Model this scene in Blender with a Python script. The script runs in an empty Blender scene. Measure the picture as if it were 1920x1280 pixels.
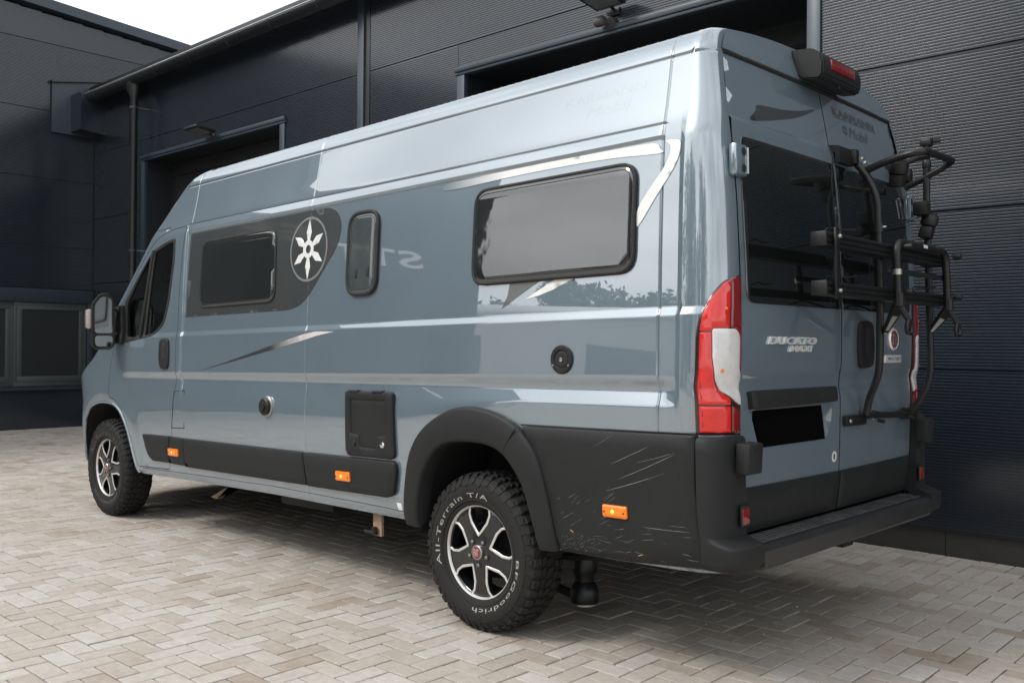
import bpy, bmesh, math, random
import numpy as np
from mathutils import Vector, Matrix, geometry
random.seed(7); rng = np.random.default_rng(7)
R = math.radians
scene = bpy.context.scene
COL = scene.collection

# ------------------------------------------------------------------ camera, world, sun, exposure
CAM = Vector((1.8194, -4.0169, 1.3226)); YAW, PITCH, ROLL, FPX = R(133.822), R(0.171), R(0.499), 1760.13
def cam_matrix():
    f = Vector((math.cos(YAW)*math.cos(PITCH), math.sin(YAW)*math.cos(PITCH), math.sin(PITCH)))
    r = Vector((math.sin(YAW), -math.cos(YAW), 0)); u = r.cross(f)
    r2 = r*math.cos(ROLL)+u*math.sin(ROLL); u2 = -r*math.sin(ROLL)+u*math.cos(ROLL)
    m = Matrix((r2, u2, -f)).transposed().to_4x4(); m.translation = CAM
    return m
cd = bpy.data.cameras.new('camera'); cam = bpy.data.objects.new('camera', cd); COL.objects.link(cam)
cam.matrix_world = cam_matrix(); cd.sensor_width = 36; cd.lens = FPX/1920*36; cd.clip_start = .05; cd.clip_end = 2000
scene.camera = cam
SUN_DIR = Vector((-.40, -.75, .85)).normalized()          # towards the sun
SUN_EL = math.asin(SUN_DIR.z); SUN_AZ = math.atan2(SUN_DIR.x, SUN_DIR.y)
w = bpy.data.worlds.new('World'); scene.world = w; w.use_nodes = True
nt = w.node_tree; nt.nodes.clear()
sky = nt.nodes.new('ShaderNodeTexSky'); sky.sky_type = 'NISHITA'; sky.sun_disc = False
sky.sun_elevation = SUN_EL; sky.sun_rotation = SUN_AZ; sky.air_density = 1.0; sky.dust_density = 4.0; sky.ozone_density = 1.0
hs = nt.nodes.new('ShaderNodeHueSaturation'); hs.inputs['Saturation'].default_value = .12
nt.links.new(sky.outputs[0], hs.inputs['Color'])
tc = nt.nodes.new('ShaderNodeTexCoord'); nz = nt.nodes.new('ShaderNodeTexNoise'); nz.inputs['Scale'].default_value = 2.6; nz.inputs['Detail'].default_value = 5
mp = nt.nodes.new('ShaderNodeMapping'); mp.inputs['Scale'].default_value = (1, 1, 2.6)
nt.links.new(tc.outputs['Generated'], mp.inputs[0]); nt.links.new(mp.outputs[0], nz.inputs['Vector'])
rp = nt.nodes.new('ShaderNodeMapRange'); rp.inputs['From Min'].default_value = .3; rp.inputs['From Max'].default_value = .7
rp.inputs['To Min'].default_value = 5.6; rp.inputs['To Max'].default_value = 12.4
nt.links.new(nz.outputs[0], rp.inputs[0])
cl = nt.nodes.new('ShaderNodeMix'); cl.data_type = 'RGBA'; cl.inputs[0].default_value = .72     # cloud cover over the clear sky
cmb = nt.nodes.new('ShaderNodeVectorMath'); cmb.operation = 'SCALE'; cmb.inputs[0].default_value = (.955, .99, 1.03)
nt.links.new(rp.outputs[0], cmb.inputs['Scale'])
nt.links.new(hs.outputs[0], cl.inputs[6]); nt.links.new(cmb.outputs[0], cl.inputs[7])
bg = nt.nodes.new('ShaderNodeBackground'); bg.inputs['Strength'].default_value = .15
wo = nt.nodes.new('ShaderNodeOutputWorld'); nt.links.new(cl.outputs[2], bg.inputs[0]); nt.links.new(bg.outputs[0], wo.inputs[0])
sd = bpy.data.lights.new('sun', 'SUN'); sd.energy = 1.5; sd.angle = R(16); sd.color = (1, .965, .92)
so = bpy.data.objects.new('sun', sd); COL.objects.link(so); so.rotation_euler = (-SUN_DIR).to_track_quat('-Z', 'Y').to_euler()
vs = scene.view_settings; vs.view_transform = 'Standard'; vs.look = 'None'; vs.gamma = 1; vs.use_curve_mapping = False; vs.exposure = 0.22
scene.render.engine = 'CYCLES'

# ------------------------------------------------------------------ materials
MATS = {}
def mat(name, col, rough=.5, metal=0., coat=0., coat_rough=.03, ior=1.5, var=0., vscale=6., rvar=0., bump=0., bscale=200., emit=None, spec=.5, tr=0., alpha=1.0, cior=1.5):
    m = bpy.data.materials.new(name); m.use_nodes = True; MATS[name] = m
    t = m.node_tree; b = t.nodes['Principled BSDF']
    b.inputs['Base Color'].default_value = (*col, 1); b.inputs['Roughness'].default_value = rough
    b.inputs['Metallic'].default_value = metal; b.inputs['Coat Weight'].default_value = coat; b.inputs['Coat Roughness'].default_value = coat_rough
    b.inputs['IOR'].default_value = ior; b.inputs['Coat IOR'].default_value = cior; b.inputs['Specular IOR Level'].default_value = spec
    b.inputs['Transmission Weight'].default_value = tr; b.inputs['Alpha'].default_value = alpha
    if emit:
        b.inputs['Emission Color'].default_value = (*emit[0], 1); b.inputs['Emission Strength'].default_value = emit[1]
    if var or rvar or bump:
        tc = t.nodes.new('ShaderNodeTexCoord')
        n = t.nodes.new('ShaderNodeTexNoise'); n.inputs['Scale'].default_value = vscale; n.inputs['Detail'].default_value = 6; n.inputs['Roughness'].default_value = .65
        t.links.new(tc.outputs['Object'], n.inputs['Vector'])
        if var:
            mr = t.nodes.new('ShaderNodeMapRange'); mr.inputs[1].default_value = .25; mr.inputs[2].default_value = .75
            mr.inputs[3].default_value = 1-var; mr.inputs[4].default_value = 1+var; t.links.new(n.outputs[0], mr.inputs[0])
            vm = t.nodes.new('ShaderNodeVectorMath'); vm.operation = 'SCALE'; vm.inputs[0].default_value = col
            t.links.new(mr.outputs[0], vm.inputs['Scale']); t.links.new(vm.outputs[0], b.inputs['Base Color'])
        if rvar:
            mr = t.nodes.new('ShaderNodeMapRange'); mr.inputs[1].default_value = .25; mr.inputs[2].default_value = .75
            mr.inputs[3].default_value = max(.01, rough-rvar); mr.inputs[4].default_value = rough+rvar
            t.links.new(n.outputs[0], mr.inputs[0]); t.links.new(mr.outputs[0], b.inputs['Roughness'])
        if bump:
            n2 = t.nodes.new('ShaderNodeTexNoise'); n2.inputs['Scale'].default_value = bscale; n2.inputs['Detail'].default_value = 3
            t.links.new(tc.outputs['Object'], n2.inputs['Vector'])
            bp = t.nodes.new('ShaderNodeBump'); bp.inputs['Strength'].default_value = bump; bp.inputs['Distance'].default_value = .003
            t.links.new(n2.outputs[0], bp.inputs['Height']); t.links.new(bp.outputs[0], b.inputs['Normal'])
    return m
mat('paint', (.163, .219, .262), .38, .30, 1.0, .012, var=.03, vscale=3, rvar=.04, cior=2.75, bump=.9, bscale=2.2)
mat('paint_ghost', (.152, .205, .246), .38, .30, 1.0, .012, cior=2.75, bump=.9, bscale=2.2)
mat('cladding', (.0175, .0188, .0188), .56, var=.14, vscale=5, rvar=.08, bump=.25, bscale=420, spec=.28)
mat('cladding_dark', (.013, .0145, .015), .5, var=.15, vscale=6, rvar=.08, bump=.2, bscale=400, spec=.3)
mat('step_plastic', (.024, .0255, .0255), .34, var=.15, vscale=7, rvar=.08)
mat('spring_rubber', (.006, .007, .009), .38)
mat('step_glint', (.085, .088, .088), .33, var=.5, vscale=9)  # paler colour paints the specular glint onto the step ribs
mat('liner', (.008, .008, .008), .8)
mat('rubber', (.010, .0105, .0105), .68)
mat('tyre', (.0155, .0152, .0150), .72, var=.25, vscale=14, rvar=.08, bump=.3, bscale=160, spec=.35)
mat('tyre_letter', (.40, .385, .355), .6, var=.12, vscale=60)
mat('rim_black', (.007, .0076, .009), .25, 0, .6, .08, var=.1)
mat('rim_silver', (.74, .72, .69), .34, .55, var=.06, vscale=40)
mat('chrome', (.78, .78, .78), .12, 1.)
mat('steel', (.45, .44, .42), .35, .9)
mat('hub_red', (.22, .028, .035), .35, 0, .5)
mat('acrylic', (.016, .018, .018), .03, ior=2.1, var=.2, vscale=4, bump=.25, bscale=5)
mat('acrylic_clear', (.060, .072, .074), .06, ior=1.75, var=.2, vscale=8)
mat('rear_glass', (.007, .0085, .0085), .03, ior=1.85, bump=.015, bscale=5)
mat('decal_dark', (.050, .056, .056), .40, .3, .75, .06, var=.12, vscale=5)
mat('decal_grey', (.095, .103, .098), .35, .2, .8, .04)
mat('decal_white', (.74, .74, .73), .4, 0, .7, .06, var=.03)
mat('decal_silver', (.36, .37, .37), .38, .4, .7, .06)
mat('decal_halo', (.22, .235, .235), .4, .2, .7, .06)
mat('lettering_dark', (.060, .072, .078), .4, 0, .6)
mat('tube', (.006, .0066, .0066), .40, var=.1, rvar=.06, bump=.1, bscale=300)
mat('plastic_black', (.007, .0073, .0073), .5)
mat('lens_red', (.60, .010, .007), .10, 0, 1., .02, var=.18, vscale=22, emit=((1., .03, .012), .08), bump=.15, bscale=140)
mat('lens_red_dark', (.20, .005, .006), .12, 0, 1., .02, var=.25, vscale=40)
mat('lens_frame', (.035, .006, .007), .15, 0, 1.)
mat('lens_clear', (.66, .645, .63), .10, 0, 1., .02, var=.12, vscale=26, bump=.12, bscale=120)
mat('indicator', (.42, .36, .32), .15, 0, 1., .03, var=.3, vscale=40)
mat('lens_orange', (.90, .20, .005), .2, 0, .8, emit=((1., .28, .01), .10), var=.15, vscale=60)
mat('bulb', (1., .55, .1), .3, emit=((1., .62, .12), .8))
mat('bulb_dim', (.75, .22, .03), .3)
mat('lever_silver', (.42, .43, .42), .45, .2)
mat('mirror_glass', (.17, .185, .185), .05, 1.)
mat('badge_chrome', (.80, .80, .79), .22, .25, 1., .03, cior=1.8)
mat('tyre_letter_worn', (.10, .10, .095), .7, var=.4, vscale=50)
mat('plate_black', (.0015, .0015, .0015), .9, spec=.05)
mat('wood', (.36, .25, .17), .7, var=.2, vscale=20)
mat('scratch', (.24, .25, .245), .75, var=.5, vscale=25)
mat('straw', (.5, .32, .15), .8)
mat('seat', (.03, .032, .034), .85)
def glass_mat(name, tint, rough=.0, ior=1.8):
    m = bpy.data.materials.new(name); m.use_nodes = True; MATS[name] = m; t = m.node_tree; t.nodes.clear()
    o = t.nodes.new('ShaderNodeOutputMaterial'); mx = t.nodes.new('ShaderNodeMixShader'); fr = t.nodes.new('ShaderNodeFresnel'); fr.inputs[0].default_value = ior
    tp = t.nodes.new('ShaderNodeBsdfTransparent'); tp.inputs[0].default_value = (*tint, 1); gl = t.nodes.new('ShaderNodeBsdfGlossy'); gl.inputs['Roughness'].default_value = rough
    t.links.new(fr.outputs[0], mx.inputs[0]); t.links.new(tp.outputs[0], mx.inputs[1]); t.links.new(gl.outputs[0], mx.inputs[2]); t.links.new(mx.outputs[0], o.inputs[0])
glass_mat('cab_glass', (.50, .58, .54)); glass_mat('office_glass', (.07, .08, .08), .0, 1.28)

# ------------------------------------------------------------------ object helpers
def mesh_obj(name, verts, faces, m, parent=None, smooth=True, sharp=32, mats=None, fmat=None):
    me = bpy.data.meshes.new(name); me.from_pydata([tuple(map(float, v)) for v in verts], [], [tuple(int(i) for i in f) for f in faces])
    for mm in (mats or [m]): me.materials.append(MATS[mm] if isinstance(mm, str) else mm)
    if fmat is not None: me.polygons.foreach_set('material_index', fmat)
    if smooth:
        me.polygons.foreach_set('use_smooth', [True]*len(me.polygons))
        if sharp: me.set_sharp_from_angle(angle=R(sharp))
    me.update()
    o = bpy.data.objects.new(name, me); COL.objects.link(o)
    if parent is not None: o.parent = parent
    return o
def empty(name, loc=(0, 0, 0), rot=(0, 0, 0), parent=None):
    o = bpy.data.objects.new(name, None); COL.objects.link(o); o.location = loc; o.rotation_euler = rot; o.empty_display_size = .2
    if parent is not None: o.parent = parent
    return o
def tag(o, label=None, cat=None, group=None, kind=None):
    for k, v in (('label', label), ('category', cat), ('group', group), ('kind', kind)):
        if v: o[k] = v
    return o
class MB:                                                  # collects simple shapes into one mesh
    def __init__(s): s.v = []; s.f = []
    def add(s, v, f):
        k = len(s.v); s.v += [tuple(p) for p in v]; s.f += [tuple(i+k for i in q) for q in f]; return s
    def box(s, x0, x1, y0, y1, z0, z1, b=0.):
        if b <= 0:
            v = [(x, y, z) for x in (x0, x1) for y in (y0, y1) for z in (z0, z1)]
            return s.add(v, [(0, 1, 3, 2), (4, 6, 7, 5), (0, 4, 5, 1), (2, 3, 7, 6), (0, 2, 6, 4), (1, 5, 7, 3)])
        bm = bmesh.new(); bmesh.ops.create_cube(bm, size=1)
        for q in bm.verts: q.co = Vector(((x0+x1)/2+q.co.x*(x1-x0), (y0+y1)/2+q.co.y*(y1-y0), (z0+z1)/2+q.co.z*(z1-z0)))
        bmesh.ops.bevel(bm, geom=list(bm.edges), offset=b, segments=2, affect='EDGES', profile=.5)
        bm.verts.index_update(); v = [tuple(q.co) for q in bm.verts]; f = [[q.index for q in p.verts] for p in bm.faces]; bm.free()
        return s.add(v, f)
    def prism(s, pts, a, b, fn):                           # polygon pts (p,q), extruded a..b; fn(p,q,t)->xyz
        n = len(pts); v = [fn(p, q, a) for p, q in pts]+[fn(p, q, b) for p, q in pts]
        f = [tuple(range(n))[::-1], tuple(range(n, 2*n))]+[(i, (i+1) % n, n+(i+1) % n, n+i) for i in range(n)]
        return s.add(v, f)
    def tube(s, path, r, n=10, cap=True):
        P = [Vector(p) for p in path]; rs = r if isinstance(r, (list, tuple)) else [r]*len(P)
        T = [(P[min(i+1, len(P)-1)]-P[max(i-1, 0)]).normalized() for i in range(len(P))]
        a = T[0].orthogonal().normalized(); v = []; f = []
        for i, p in enumerate(P):
            a = (a-T[i]*a.dot(T[i])).normalized(); b = T[i].cross(a)
            for k in range(n):
                q = 2*math.pi*k/n; v.append(p+(a*math.cos(q)+b*math.sin(q))*rs[i])
        for i in range(len(P)-1):
            for k in range(n): f.append((i*n+k, i*n+(k+1) % n, (i+1)*n+(k+1) % n, (i+1)*n+k))
        if cap: f += [tuple(range(n))[::-1], tuple(range((len(P)-1)*n, len(P)*n))]
        return s.add(v, f)
    def lathe(s, prof, n=48, c=(0, 0, 0), axis='y'):       # prof: (radius, along axis)
        v = []; f = []
        for rr, a in prof:
            for k in range(n):
                q = 2*math.pi*k/n; p = (rr*math.cos(q), a, rr*math.sin(q)) if axis == 'y' else ((a, rr*math.cos(q), rr*math.sin(q)) if axis == 'x' else (rr*math.cos(q), rr*math.sin(q), a))
                v.append((p[0]+c[0], p[1]+c[1], p[2]+c[2]))
        for i in range(len(prof)-1):
            for k in range(n): f.append((i*n+k, i*n+(k+1) % n, (i+1)*n+(k+1) % n, (i+1)*n+k))
        return s.add(v, f)
    def build(s, name, m, parent=None, smooth=True, sharp=32, recalc=True):
        o = mesh_obj(name, s.v, s.f, m, parent, smooth, sharp)
        if recalc:
            bm = bmesh.new(); bm.from_mesh(o.data); bmesh.ops.recalc_face_normals(bm, faces=bm.faces); bm.to_mesh(o.data); bm.free()
            if smooth and sharp: o.data.set_sharp_from_angle(angle=R(sharp))
        return o
def fillet(path, r, n=6):
    P = [Vector(p) for p in path]; out = [P[0]]
    for i in range(1, len(P)-1):
        a, b, c = P[i-1], P[i], P[i+1]; d1 = (a-b); d2 = (c-b); rr = min(r, d1.length*.49, d2.length*.49)
        p = b+d1.normalized()*rr; q = b+d2.normalized()*rr
        for k in range(n+1):
            t = k/n; out.append(p*(1-t)**2+b*2*t*(1-t)+q*t*t)
    return out+[P[-1]]
def pchip(xk, yk):
    xk = np.array(xk, float); yk = np.array(yk, float); h = np.diff(xk); d = np.diff(yk)/h; m = np.zeros_like(yk)
    for i in range(1, len(xk)-1):
        if d[i-1]*d[i] > 0:
            w1 = 2*h[i]+h[i-1]; w2 = h[i]+2*h[i-1]; m[i] = (w1+w2)/(w1/d[i-1]+w2/d[i])
    m[0] = d[0]; m[-1] = d[-1]
    def f(x):
        x = np.clip(np.asarray(x, float), xk[0], xk[-1]); i = np.clip(np.searchsorted(xk, x)-1, 0, len(h)-1); t = (x-xk[i])/h[i]
        return (1+2*t)*(1-t)**2*yk[i]+t*(1-t)**2*h[i]*m[i]+t*t*(3-2*t)*yk[i+1]+t*t*(t-1)*h[i]*m[i+1]
    return f
def sst(a, b, x): t = np.clip((x-a)/(b-a), 0, 1); return t*t*(3-2*t)

# 2-D polygons
def rpoly(pts, r, n=5):
    out = []; N = len(pts); rr = r if isinstance(r, (list, tuple)) else [r]*N
    for i in range(N):
        a, b, c = np.array(pts[i-1], float), np.array(pts[i], float), np.array(pts[(i+1) % N], float)
        if rr[i] <= 0: out.append(tuple(b)); continue
        d1, d2 = a-b, c-b; l1, l2 = np.hypot(*d1), np.hypot(*d2); k = min(rr[i], l1*.48, l2*.48); p = b+d1/l1*k; q = b+d2/l2*k
        for j in range(n+1):
            t = j/n; out.append(tuple(p*(1-t)**2+b*2*t*(1-t)+q*t*t))
    return out
def smooth_closed(pts, n=4):
    out = []; N = len(pts); P = [np.array(p, float) for p in pts]
    for i in range(N):
        p0, p1, p2, p3 = P[i-1], P[i], P[(i+1) % N], P[(i+2) % N]
        for j in range(n):
            t = j/n; out.append(tuple(.5*((2*p1)+(p2-p0)*t+(2*p0-5*p1+4*p2-p3)*t*t+(3*p1-p0-3*p2+p3)*t**3)))
    return out
def smooth_open(pts, n=4):
    P = [np.array(p, float) for p in pts]; P = [2*P[0]-P[1]]+P+[2*P[-1]-P[-2]]; out = []
    for i in range(1, len(P)-2):
        p0, p1, p2, p3 = P[i-1:i+3]
        for j in range(n):
            t = j/n; out.append(tuple(.5*((2*p1)+(p2-p0)*t+(2*p0-5*p1+4*p2-p3)*t*t+(3*p1-p0-3*p2+p3)*t**3)))
    return out+[tuple(P[-2])]
def area(p): return .5*sum(p[i-1][0]*p[i][1]-p[i][0]*p[i-1][1] for i in range(len(p)))
def inset(pts, d):
    if area(pts) < 0: pts = pts[::-1]
    out = []; N = len(pts)
    for i in range(N):
        a, b, c = np.array(pts[i-1]), np.array(pts[i]), np.array(pts[(i+1) % N]); e1 = b-a; e2 = c-b
        e1 = e1/(np.hypot(*e1)+1e-12); e2 = e2/(np.hypot(*e2)+1e-12); n1 = np.array([-e1[1], e1[0]]); n2 = np.array([-e2[1], e2[0]]); m = n1+n2; L = m@m
        m = m/max(L, .6)*2; out.append(tuple(b+m*d*.999999))
    return out
def resample(pts, step):
    out = []; N = len(pts)
    for i in range(N):
        a, b = np.array(pts[i]), np.array(pts[(i+1) % N]); k = max(1, int(math.ceil(np.hypot(*(b-a))/step)))
        out += [tuple(a+(b-a)*j/k) for j in range(k)]
    return out
def inside(px, py, poly):
    r = np.zeros(len(px), bool); p = np.array(poly); q = np.roll(p, -1, 0)
    for (x1, y1), (x2, y2) in zip(p, q):
        if y1 == y2: continue
        c = ((y1 > py) != (y2 > py)) & (px < (x2-x1)*(py-y1)/(y2-y1)+x1); r ^= c
    return r
def near(px, py, poly, d):
    r = np.zeros(len(px), bool); p = np.array(poly); q = np.roll(p, -1, 0)
    for a, b in zip(p, q):
        e = b-a; L = e@e+1e-12; t = np.clip(((px-a[0])*e[0]+(py-a[1])*e[1])/L, 0, 1); r |= (px-a[0]-t*e[0])**2+(py-a[1]-t*e[1])**2 < d*d
    return r
def fill(outer, holes, step, us=None, vs_=None):
    outer = resample(outer, step); holes = [resample(h, step) for h in holes]
    pts = []; edges = []
    for lp in [outer]+holes:
        k = len(pts); pts += lp; edges += [(k+i, k+(i+1) % len(lp)) for i in range(len(lp))]
    a = np.array(outer)
    if us is None: us = np.arange(a[:, 0].min()+step/2, a[:, 0].max(), step)
    if vs_ is None: vs_ = np.arange(a[:, 1].min()+step/2, a[:, 1].max(), step)
    gu, gv = np.meshgrid(us, vs_); gu = gu.ravel(); gv = gv.ravel()
    k = inside(gu, gv, outer)
    for h in holes: k &= ~inside(gu, gv, h)
    gu, gv = gu[k], gv[k]
    k = ~near(gu, gv, outer, step*.25)
    for h in holes: k &= ~near(gu, gv, h, step*.25)
    gu, gv = gu[k], gv[k]
    allp = [Vector(p) for p in pts]+[Vector((float(x), float(y))) for x, y in zip(gu, gv)]
    V, _, F, _, _, _ = geometry.delaunay_2d_cdt(allp, edges, [], 0, 1e-6)
    V = np.array([(v.x, v.y) for v in V]); F = np.array([f for f in F if len(f) == 3])
    c = V[F].mean(1); k = inside(c[:, 0], c[:, 1], outer)
    for h in holes: k &= ~inside(c[:, 0], c[:, 1], h)
    F = F[k]
    ar = (V[F[:, 1], 0]-V[F[:, 0], 0])*(V[F[:, 2], 1]-V[F[:, 0], 1])-(V[F[:, 2], 0]-V[F[:, 0], 0])*(V[F[:, 1], 1]-V[F[:, 0], 1])
    F = F[np.abs(ar) > 1e-12]
    return V, F
def on(mapf, uv, off=0.):
    uv = np.asarray(uv, float).reshape(-1, 2); P, N = mapf(uv[:, 0], uv[:, 1]); return P+N*(np.asarray(off).reshape(-1, 1) if np.ndim(off) else off)
def patch(name, mapf, outer, m, parent, holes=(), step=.05, us=None, vs_=None, off=0., sharp=32):
    """open sheet lying on a mapped surface"""
    V, F = fill(outer, holes, step, us, vs_); P = on(mapf, V, off)
    return orient(mesh_obj(name, P, F, m, parent, True, sharp), mapf, V, F, P)
def orient(o, mapf, V, F, P):
    a, b, c = P[F[0]]; n = np.cross(b-a, c-a); N = mapf(V[F[0]][:1, 0], V[F[0]][:1, 1])[1][0]
    if n@N < 0: o.data.flip_normals()
    return o
def plate(name, mapf, outer, m, parent, h=.01, b=.004, sink=.006, holes=(), step=.06, sharp=50, hb=None):
    """raised panel with bevelled rim lying on a mapped surface; holes get rims too"""
    if area(outer) < 0: outer = outer[::-1]
    holes = [q if area(q) < 0 else q[::-1] for q in holes]
    outer = resample(outer, step); holes = [resample(q, step) for q in holes]
    ins = lambda p: inset(p, b) if area(p) > 0 else inset(p[::-1], -b)[::-1]
    io = ins(outer); ih = [ins(q) for q in holes]
    V, F = fill(io, ih, step); verts = list(on(mapf, V, h)); faces = [tuple(f) for f in F]
    a, bb, c = [verts[i] for i in F[0]]
    if np.cross(bb-a, c-a)@mapf(V[F[0]][:1, 0], V[F[0]][:1, 1])[1][0] < 0: faces = [f[::-1] for f in faces]
    for loop, il in [(outer, io)]+list(zip(holes, ih)):
        n = len(loop); k = len(verts)
        verts += list(on(mapf, loop, -sink))+list(on(mapf, loop, h-b*.8))+list(on(mapf, il, h))
        for r_ in range(2):
            for i in range(n): faces.append((k+r_*n+i, k+r_*n+(i+1) % n, k+(r_+1)*n+(i+1) % n, k+(r_+1)*n+i))
    o = mesh_obj(name, verts, faces, m, parent, True, None)
    bm = bmesh.new(); bm.from_mesh(o.data); bmesh.ops.remove_doubles(bm, verts=bm.verts, dist=1e-5)
    bmesh.ops.recalc_face_normals(bm, faces=bm.faces); bm.to_mesh(o.data); bm.free()
    p = o.data.polygons[0]; 
    uv0 = V[F[0]]; N = mapf(uv0[:1, 0], uv0[:1, 1])[1][0]
    best = max(o.data.polygons, key=lambda q: q.area)
    cc = np.array(best.center); d = np.linalg.norm(on(mapf, V, h)-cc, axis=1).argmin(); N = mapf(V[d:d+1, 0], V[d:d+1, 1])[1][0]
    if np.array(best.normal)@N < 0: o.data.flip_normals()
    o.data.set_sharp_from_angle(angle=R(sharp))
    return o
def ring(name, mapf, line, m, parent, r=.003, off=0., n=6, closed=True):
    P = on(mapf, line, off); P = list(P)+([P[0]] if closed else [])
    return MB().tube(P, r, n, cap=not closed).build(name, m, parent, True, 60)
_txt = {}
def text_geo(s, size, extrude=0., offset=0., shear=0., space=1.):
    c = bpy.data.curves.new('t', 'FONT'); c.body = s; c.size = size; c.extrude = extrude; c.offset = offset; c.shear = shear; c.space_character = space
    c.align_x = 'CENTER'; c.align_y = 'CENTER'; c.resolution_u = 3
    o = bpy.data.objects.new('t', c); COL.objects.link(o); dg = bpy.context.evaluated_depsgraph_get(); dg.update()
    me = bpy.data.meshes.new_from_object(o.evaluated_get(dg)); v = np.array([tuple(q.co) for q in me.vertices]); f = [tuple(p.vertices) for p in me.polygons]
    bpy.data.objects.remove(o); bpy.data.curves.remove(c); bpy.data.meshes.remove(me)
    return v, f
def text_on(name, mapf, s, u, v, width, height, m, parent, off=.002, ext=.0, bold=0., shear=0., flip=False):
    V, F = text_geo(s, 1., 0.02 if ext else 0., bold, shear); V = V.copy()
    mn, mx = V.min(0), V.max(0); V[:, 0] = (V[:, 0]-(mn[0]+mx[0])/2)/(mx[0]-mn[0])*width; V[:, 1] = (V[:, 1]-(mn[1]+mx[1])/2)/(mx[1]-mn[1])*height
    dz = (V[:, 2]/.02)*ext if ext else 0*V[:, 2]
    P = on(mapf, np.stack([u+V[:, 0], v+V[:, 1]], 1), off+dz)
    return mesh_obj(name, P, F, m, parent, False)

# ================================================================== THE SETTING
PHI = R(.988); WROT = (0, 0, PHI); CU, CV = 1.7499, -4.0477      # yard frame: u along the hall wall, v across; camera in it
WALL_V, OFF_U = 2.24, -13.0
def paver_mat(name, per_object):
    m = bpy.data.materials.new(name); m.use_nodes = True; MATS[name] = m; t = m.node_tree; b = t.nodes['Principled BSDF']; L = t.links.new; N = t.nodes.new
    if per_object: src = N('ShaderNodeObjectInfo').outputs['Random']
    else:
        a = N('ShaderNodeAttribute'); a.attribute_name = 'tone'; src = a.outputs['Fac']
    geo = N('ShaderNodeNewGeometry')
    def noise(scale, detail, rough=.6):
        n = N('ShaderNodeTexNoise'); n.inputs['Scale'].default_value = scale; n.inputs['Detail'].default_value = detail; n.inputs['Roughness'].default_value = rough
        L(geo.outputs['Position'], n.inputs['Vector']); return n.outputs[0]
    cr = N('ShaderNodeValToRGB'); e = cr.color_ramp
    e.elements[0].position = 0; e.elements[0].color = (.30, .243, .19, 1); e.elements[1].position = 1; e.elements[1].color = (.50, .465, .425, 1)
    for p, c in ((.12, (.350, .288, .232, 1)), (.35, (.425, .375, .322, 1)), (.7, (.46, .413, .36, 1))): q = e.elements.new(p); q.color = c
    ad = N('ShaderNodeMath'); ad.operation = 'MULTIPLY_ADD'; L(noise(1.1, 4), ad.inputs[0]); ad.inputs[1].default_value = 1.3
    mu = N('ShaderNodeMath'); mu.operation = 'MULTIPLY_ADD'; L(src, mu.inputs[0]); mu.inputs[1].default_value = .78; mu.inputs[2].default_value = -.44
    L(mu.outputs[0], ad.inputs[2]); L(ad.outputs[0], cr.inputs[0])
    sp = N('ShaderNodeMapRange'); L(noise(330, 2), sp.inputs[0]); sp.inputs[1].default_value = .3; sp.inputs[2].default_value = .7; sp.inputs[3].default_value = .84; sp.inputs[4].default_value = 1.14
    s2 = N('ShaderNodeMapRange'); L(noise(24, 5), s2.inputs[0]); s2.inputs[1].default_value = .3; s2.inputs[2].default_value = .7; s2.inputs[3].default_value = .86; s2.inputs[4].default_value = 1.07
    m2 = N('ShaderNodeMath'); m2.operation = 'MULTIPLY'; L(sp.outputs[0], m2.inputs[0]); L(s2.outputs[0], m2.inputs[1])
    vm = N('ShaderNodeVectorMath'); vm.operation = 'SCALE'; L(cr.outputs[0], vm.inputs[0]); L(m2.outputs[0], vm.inputs['Scale'])
    # pale lime bloom in scattered spots
    bl = N('ShaderNodeMapRange'); L(noise(4.5, 6, .7), bl.inputs[0]); bl.inputs[1].default_value = .66; bl.inputs[2].default_value = .78; bl.inputs[3].default_value = 0; bl.inputs[4].default_value = .55
    mx = N('ShaderNodeMix'); mx.data_type = 'RGBA'; L(bl.outputs[0], mx.inputs[0]); L(vm.outputs[0], mx.inputs[6]); mx.inputs[7].default_value = (.60, .58, .55, 1)
    L(mx.outputs[2], b.inputs['Base Color']); b.inputs['Roughness'].default_value = .88
    bp = N('ShaderNodeBump'); bp.inputs['Strength'].default_value = .45; bp.inputs['Distance'].default_value = .0015; L(noise(420, 3), bp.inputs['Height']); L(bp.outputs[0], b.inputs['Normal'])
paver_mat('paver', False); paver_mat('paver_single', True)
mat('joint_sand', (.055, .045, .036), .95, var=.35, vscale=9)
mat('yard_far', (.37, .34, .30), .9, var=.15, vscale=2)
mat('facade', (.019, .025, .035), .45, .0, 1., .16, var=.08, vscale=2.5, rvar=.05, cior=1.66, spec=.08)
mat('facade_trim', (.034, .047, .062), .45, .0, .3, .3, var=.08, vscale=3, cior=1.6, spec=.3)
mat('facade_dark', (.014, .017, .020), .45, .0, .3, .2, var=.1)
mat('gutter_metal', (.010, .012, .013), .35, 0, .5, .15)
mat('bright_edge', (.55, .56, .57), .3, .7)
mat('plinth', (.045, .043, .038), .8, var=.2, vscale=4)
mat('door_dark', (.020, .022, .024), .6, var=.1)
mat('roof_metal', (.30, .31, .32), .4, .6)
mat('window_frame', (.060, .070, .070), .45, var=.06)
mat('sign_white', (.78, .78, .76), .5)
mat('lamp_metal', (.014, .015, .014), .5)
mat('lamp_glass', (.16, .17, .165), .12)
mat('sensor_grey', (.075, .072, .066), .55)

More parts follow.
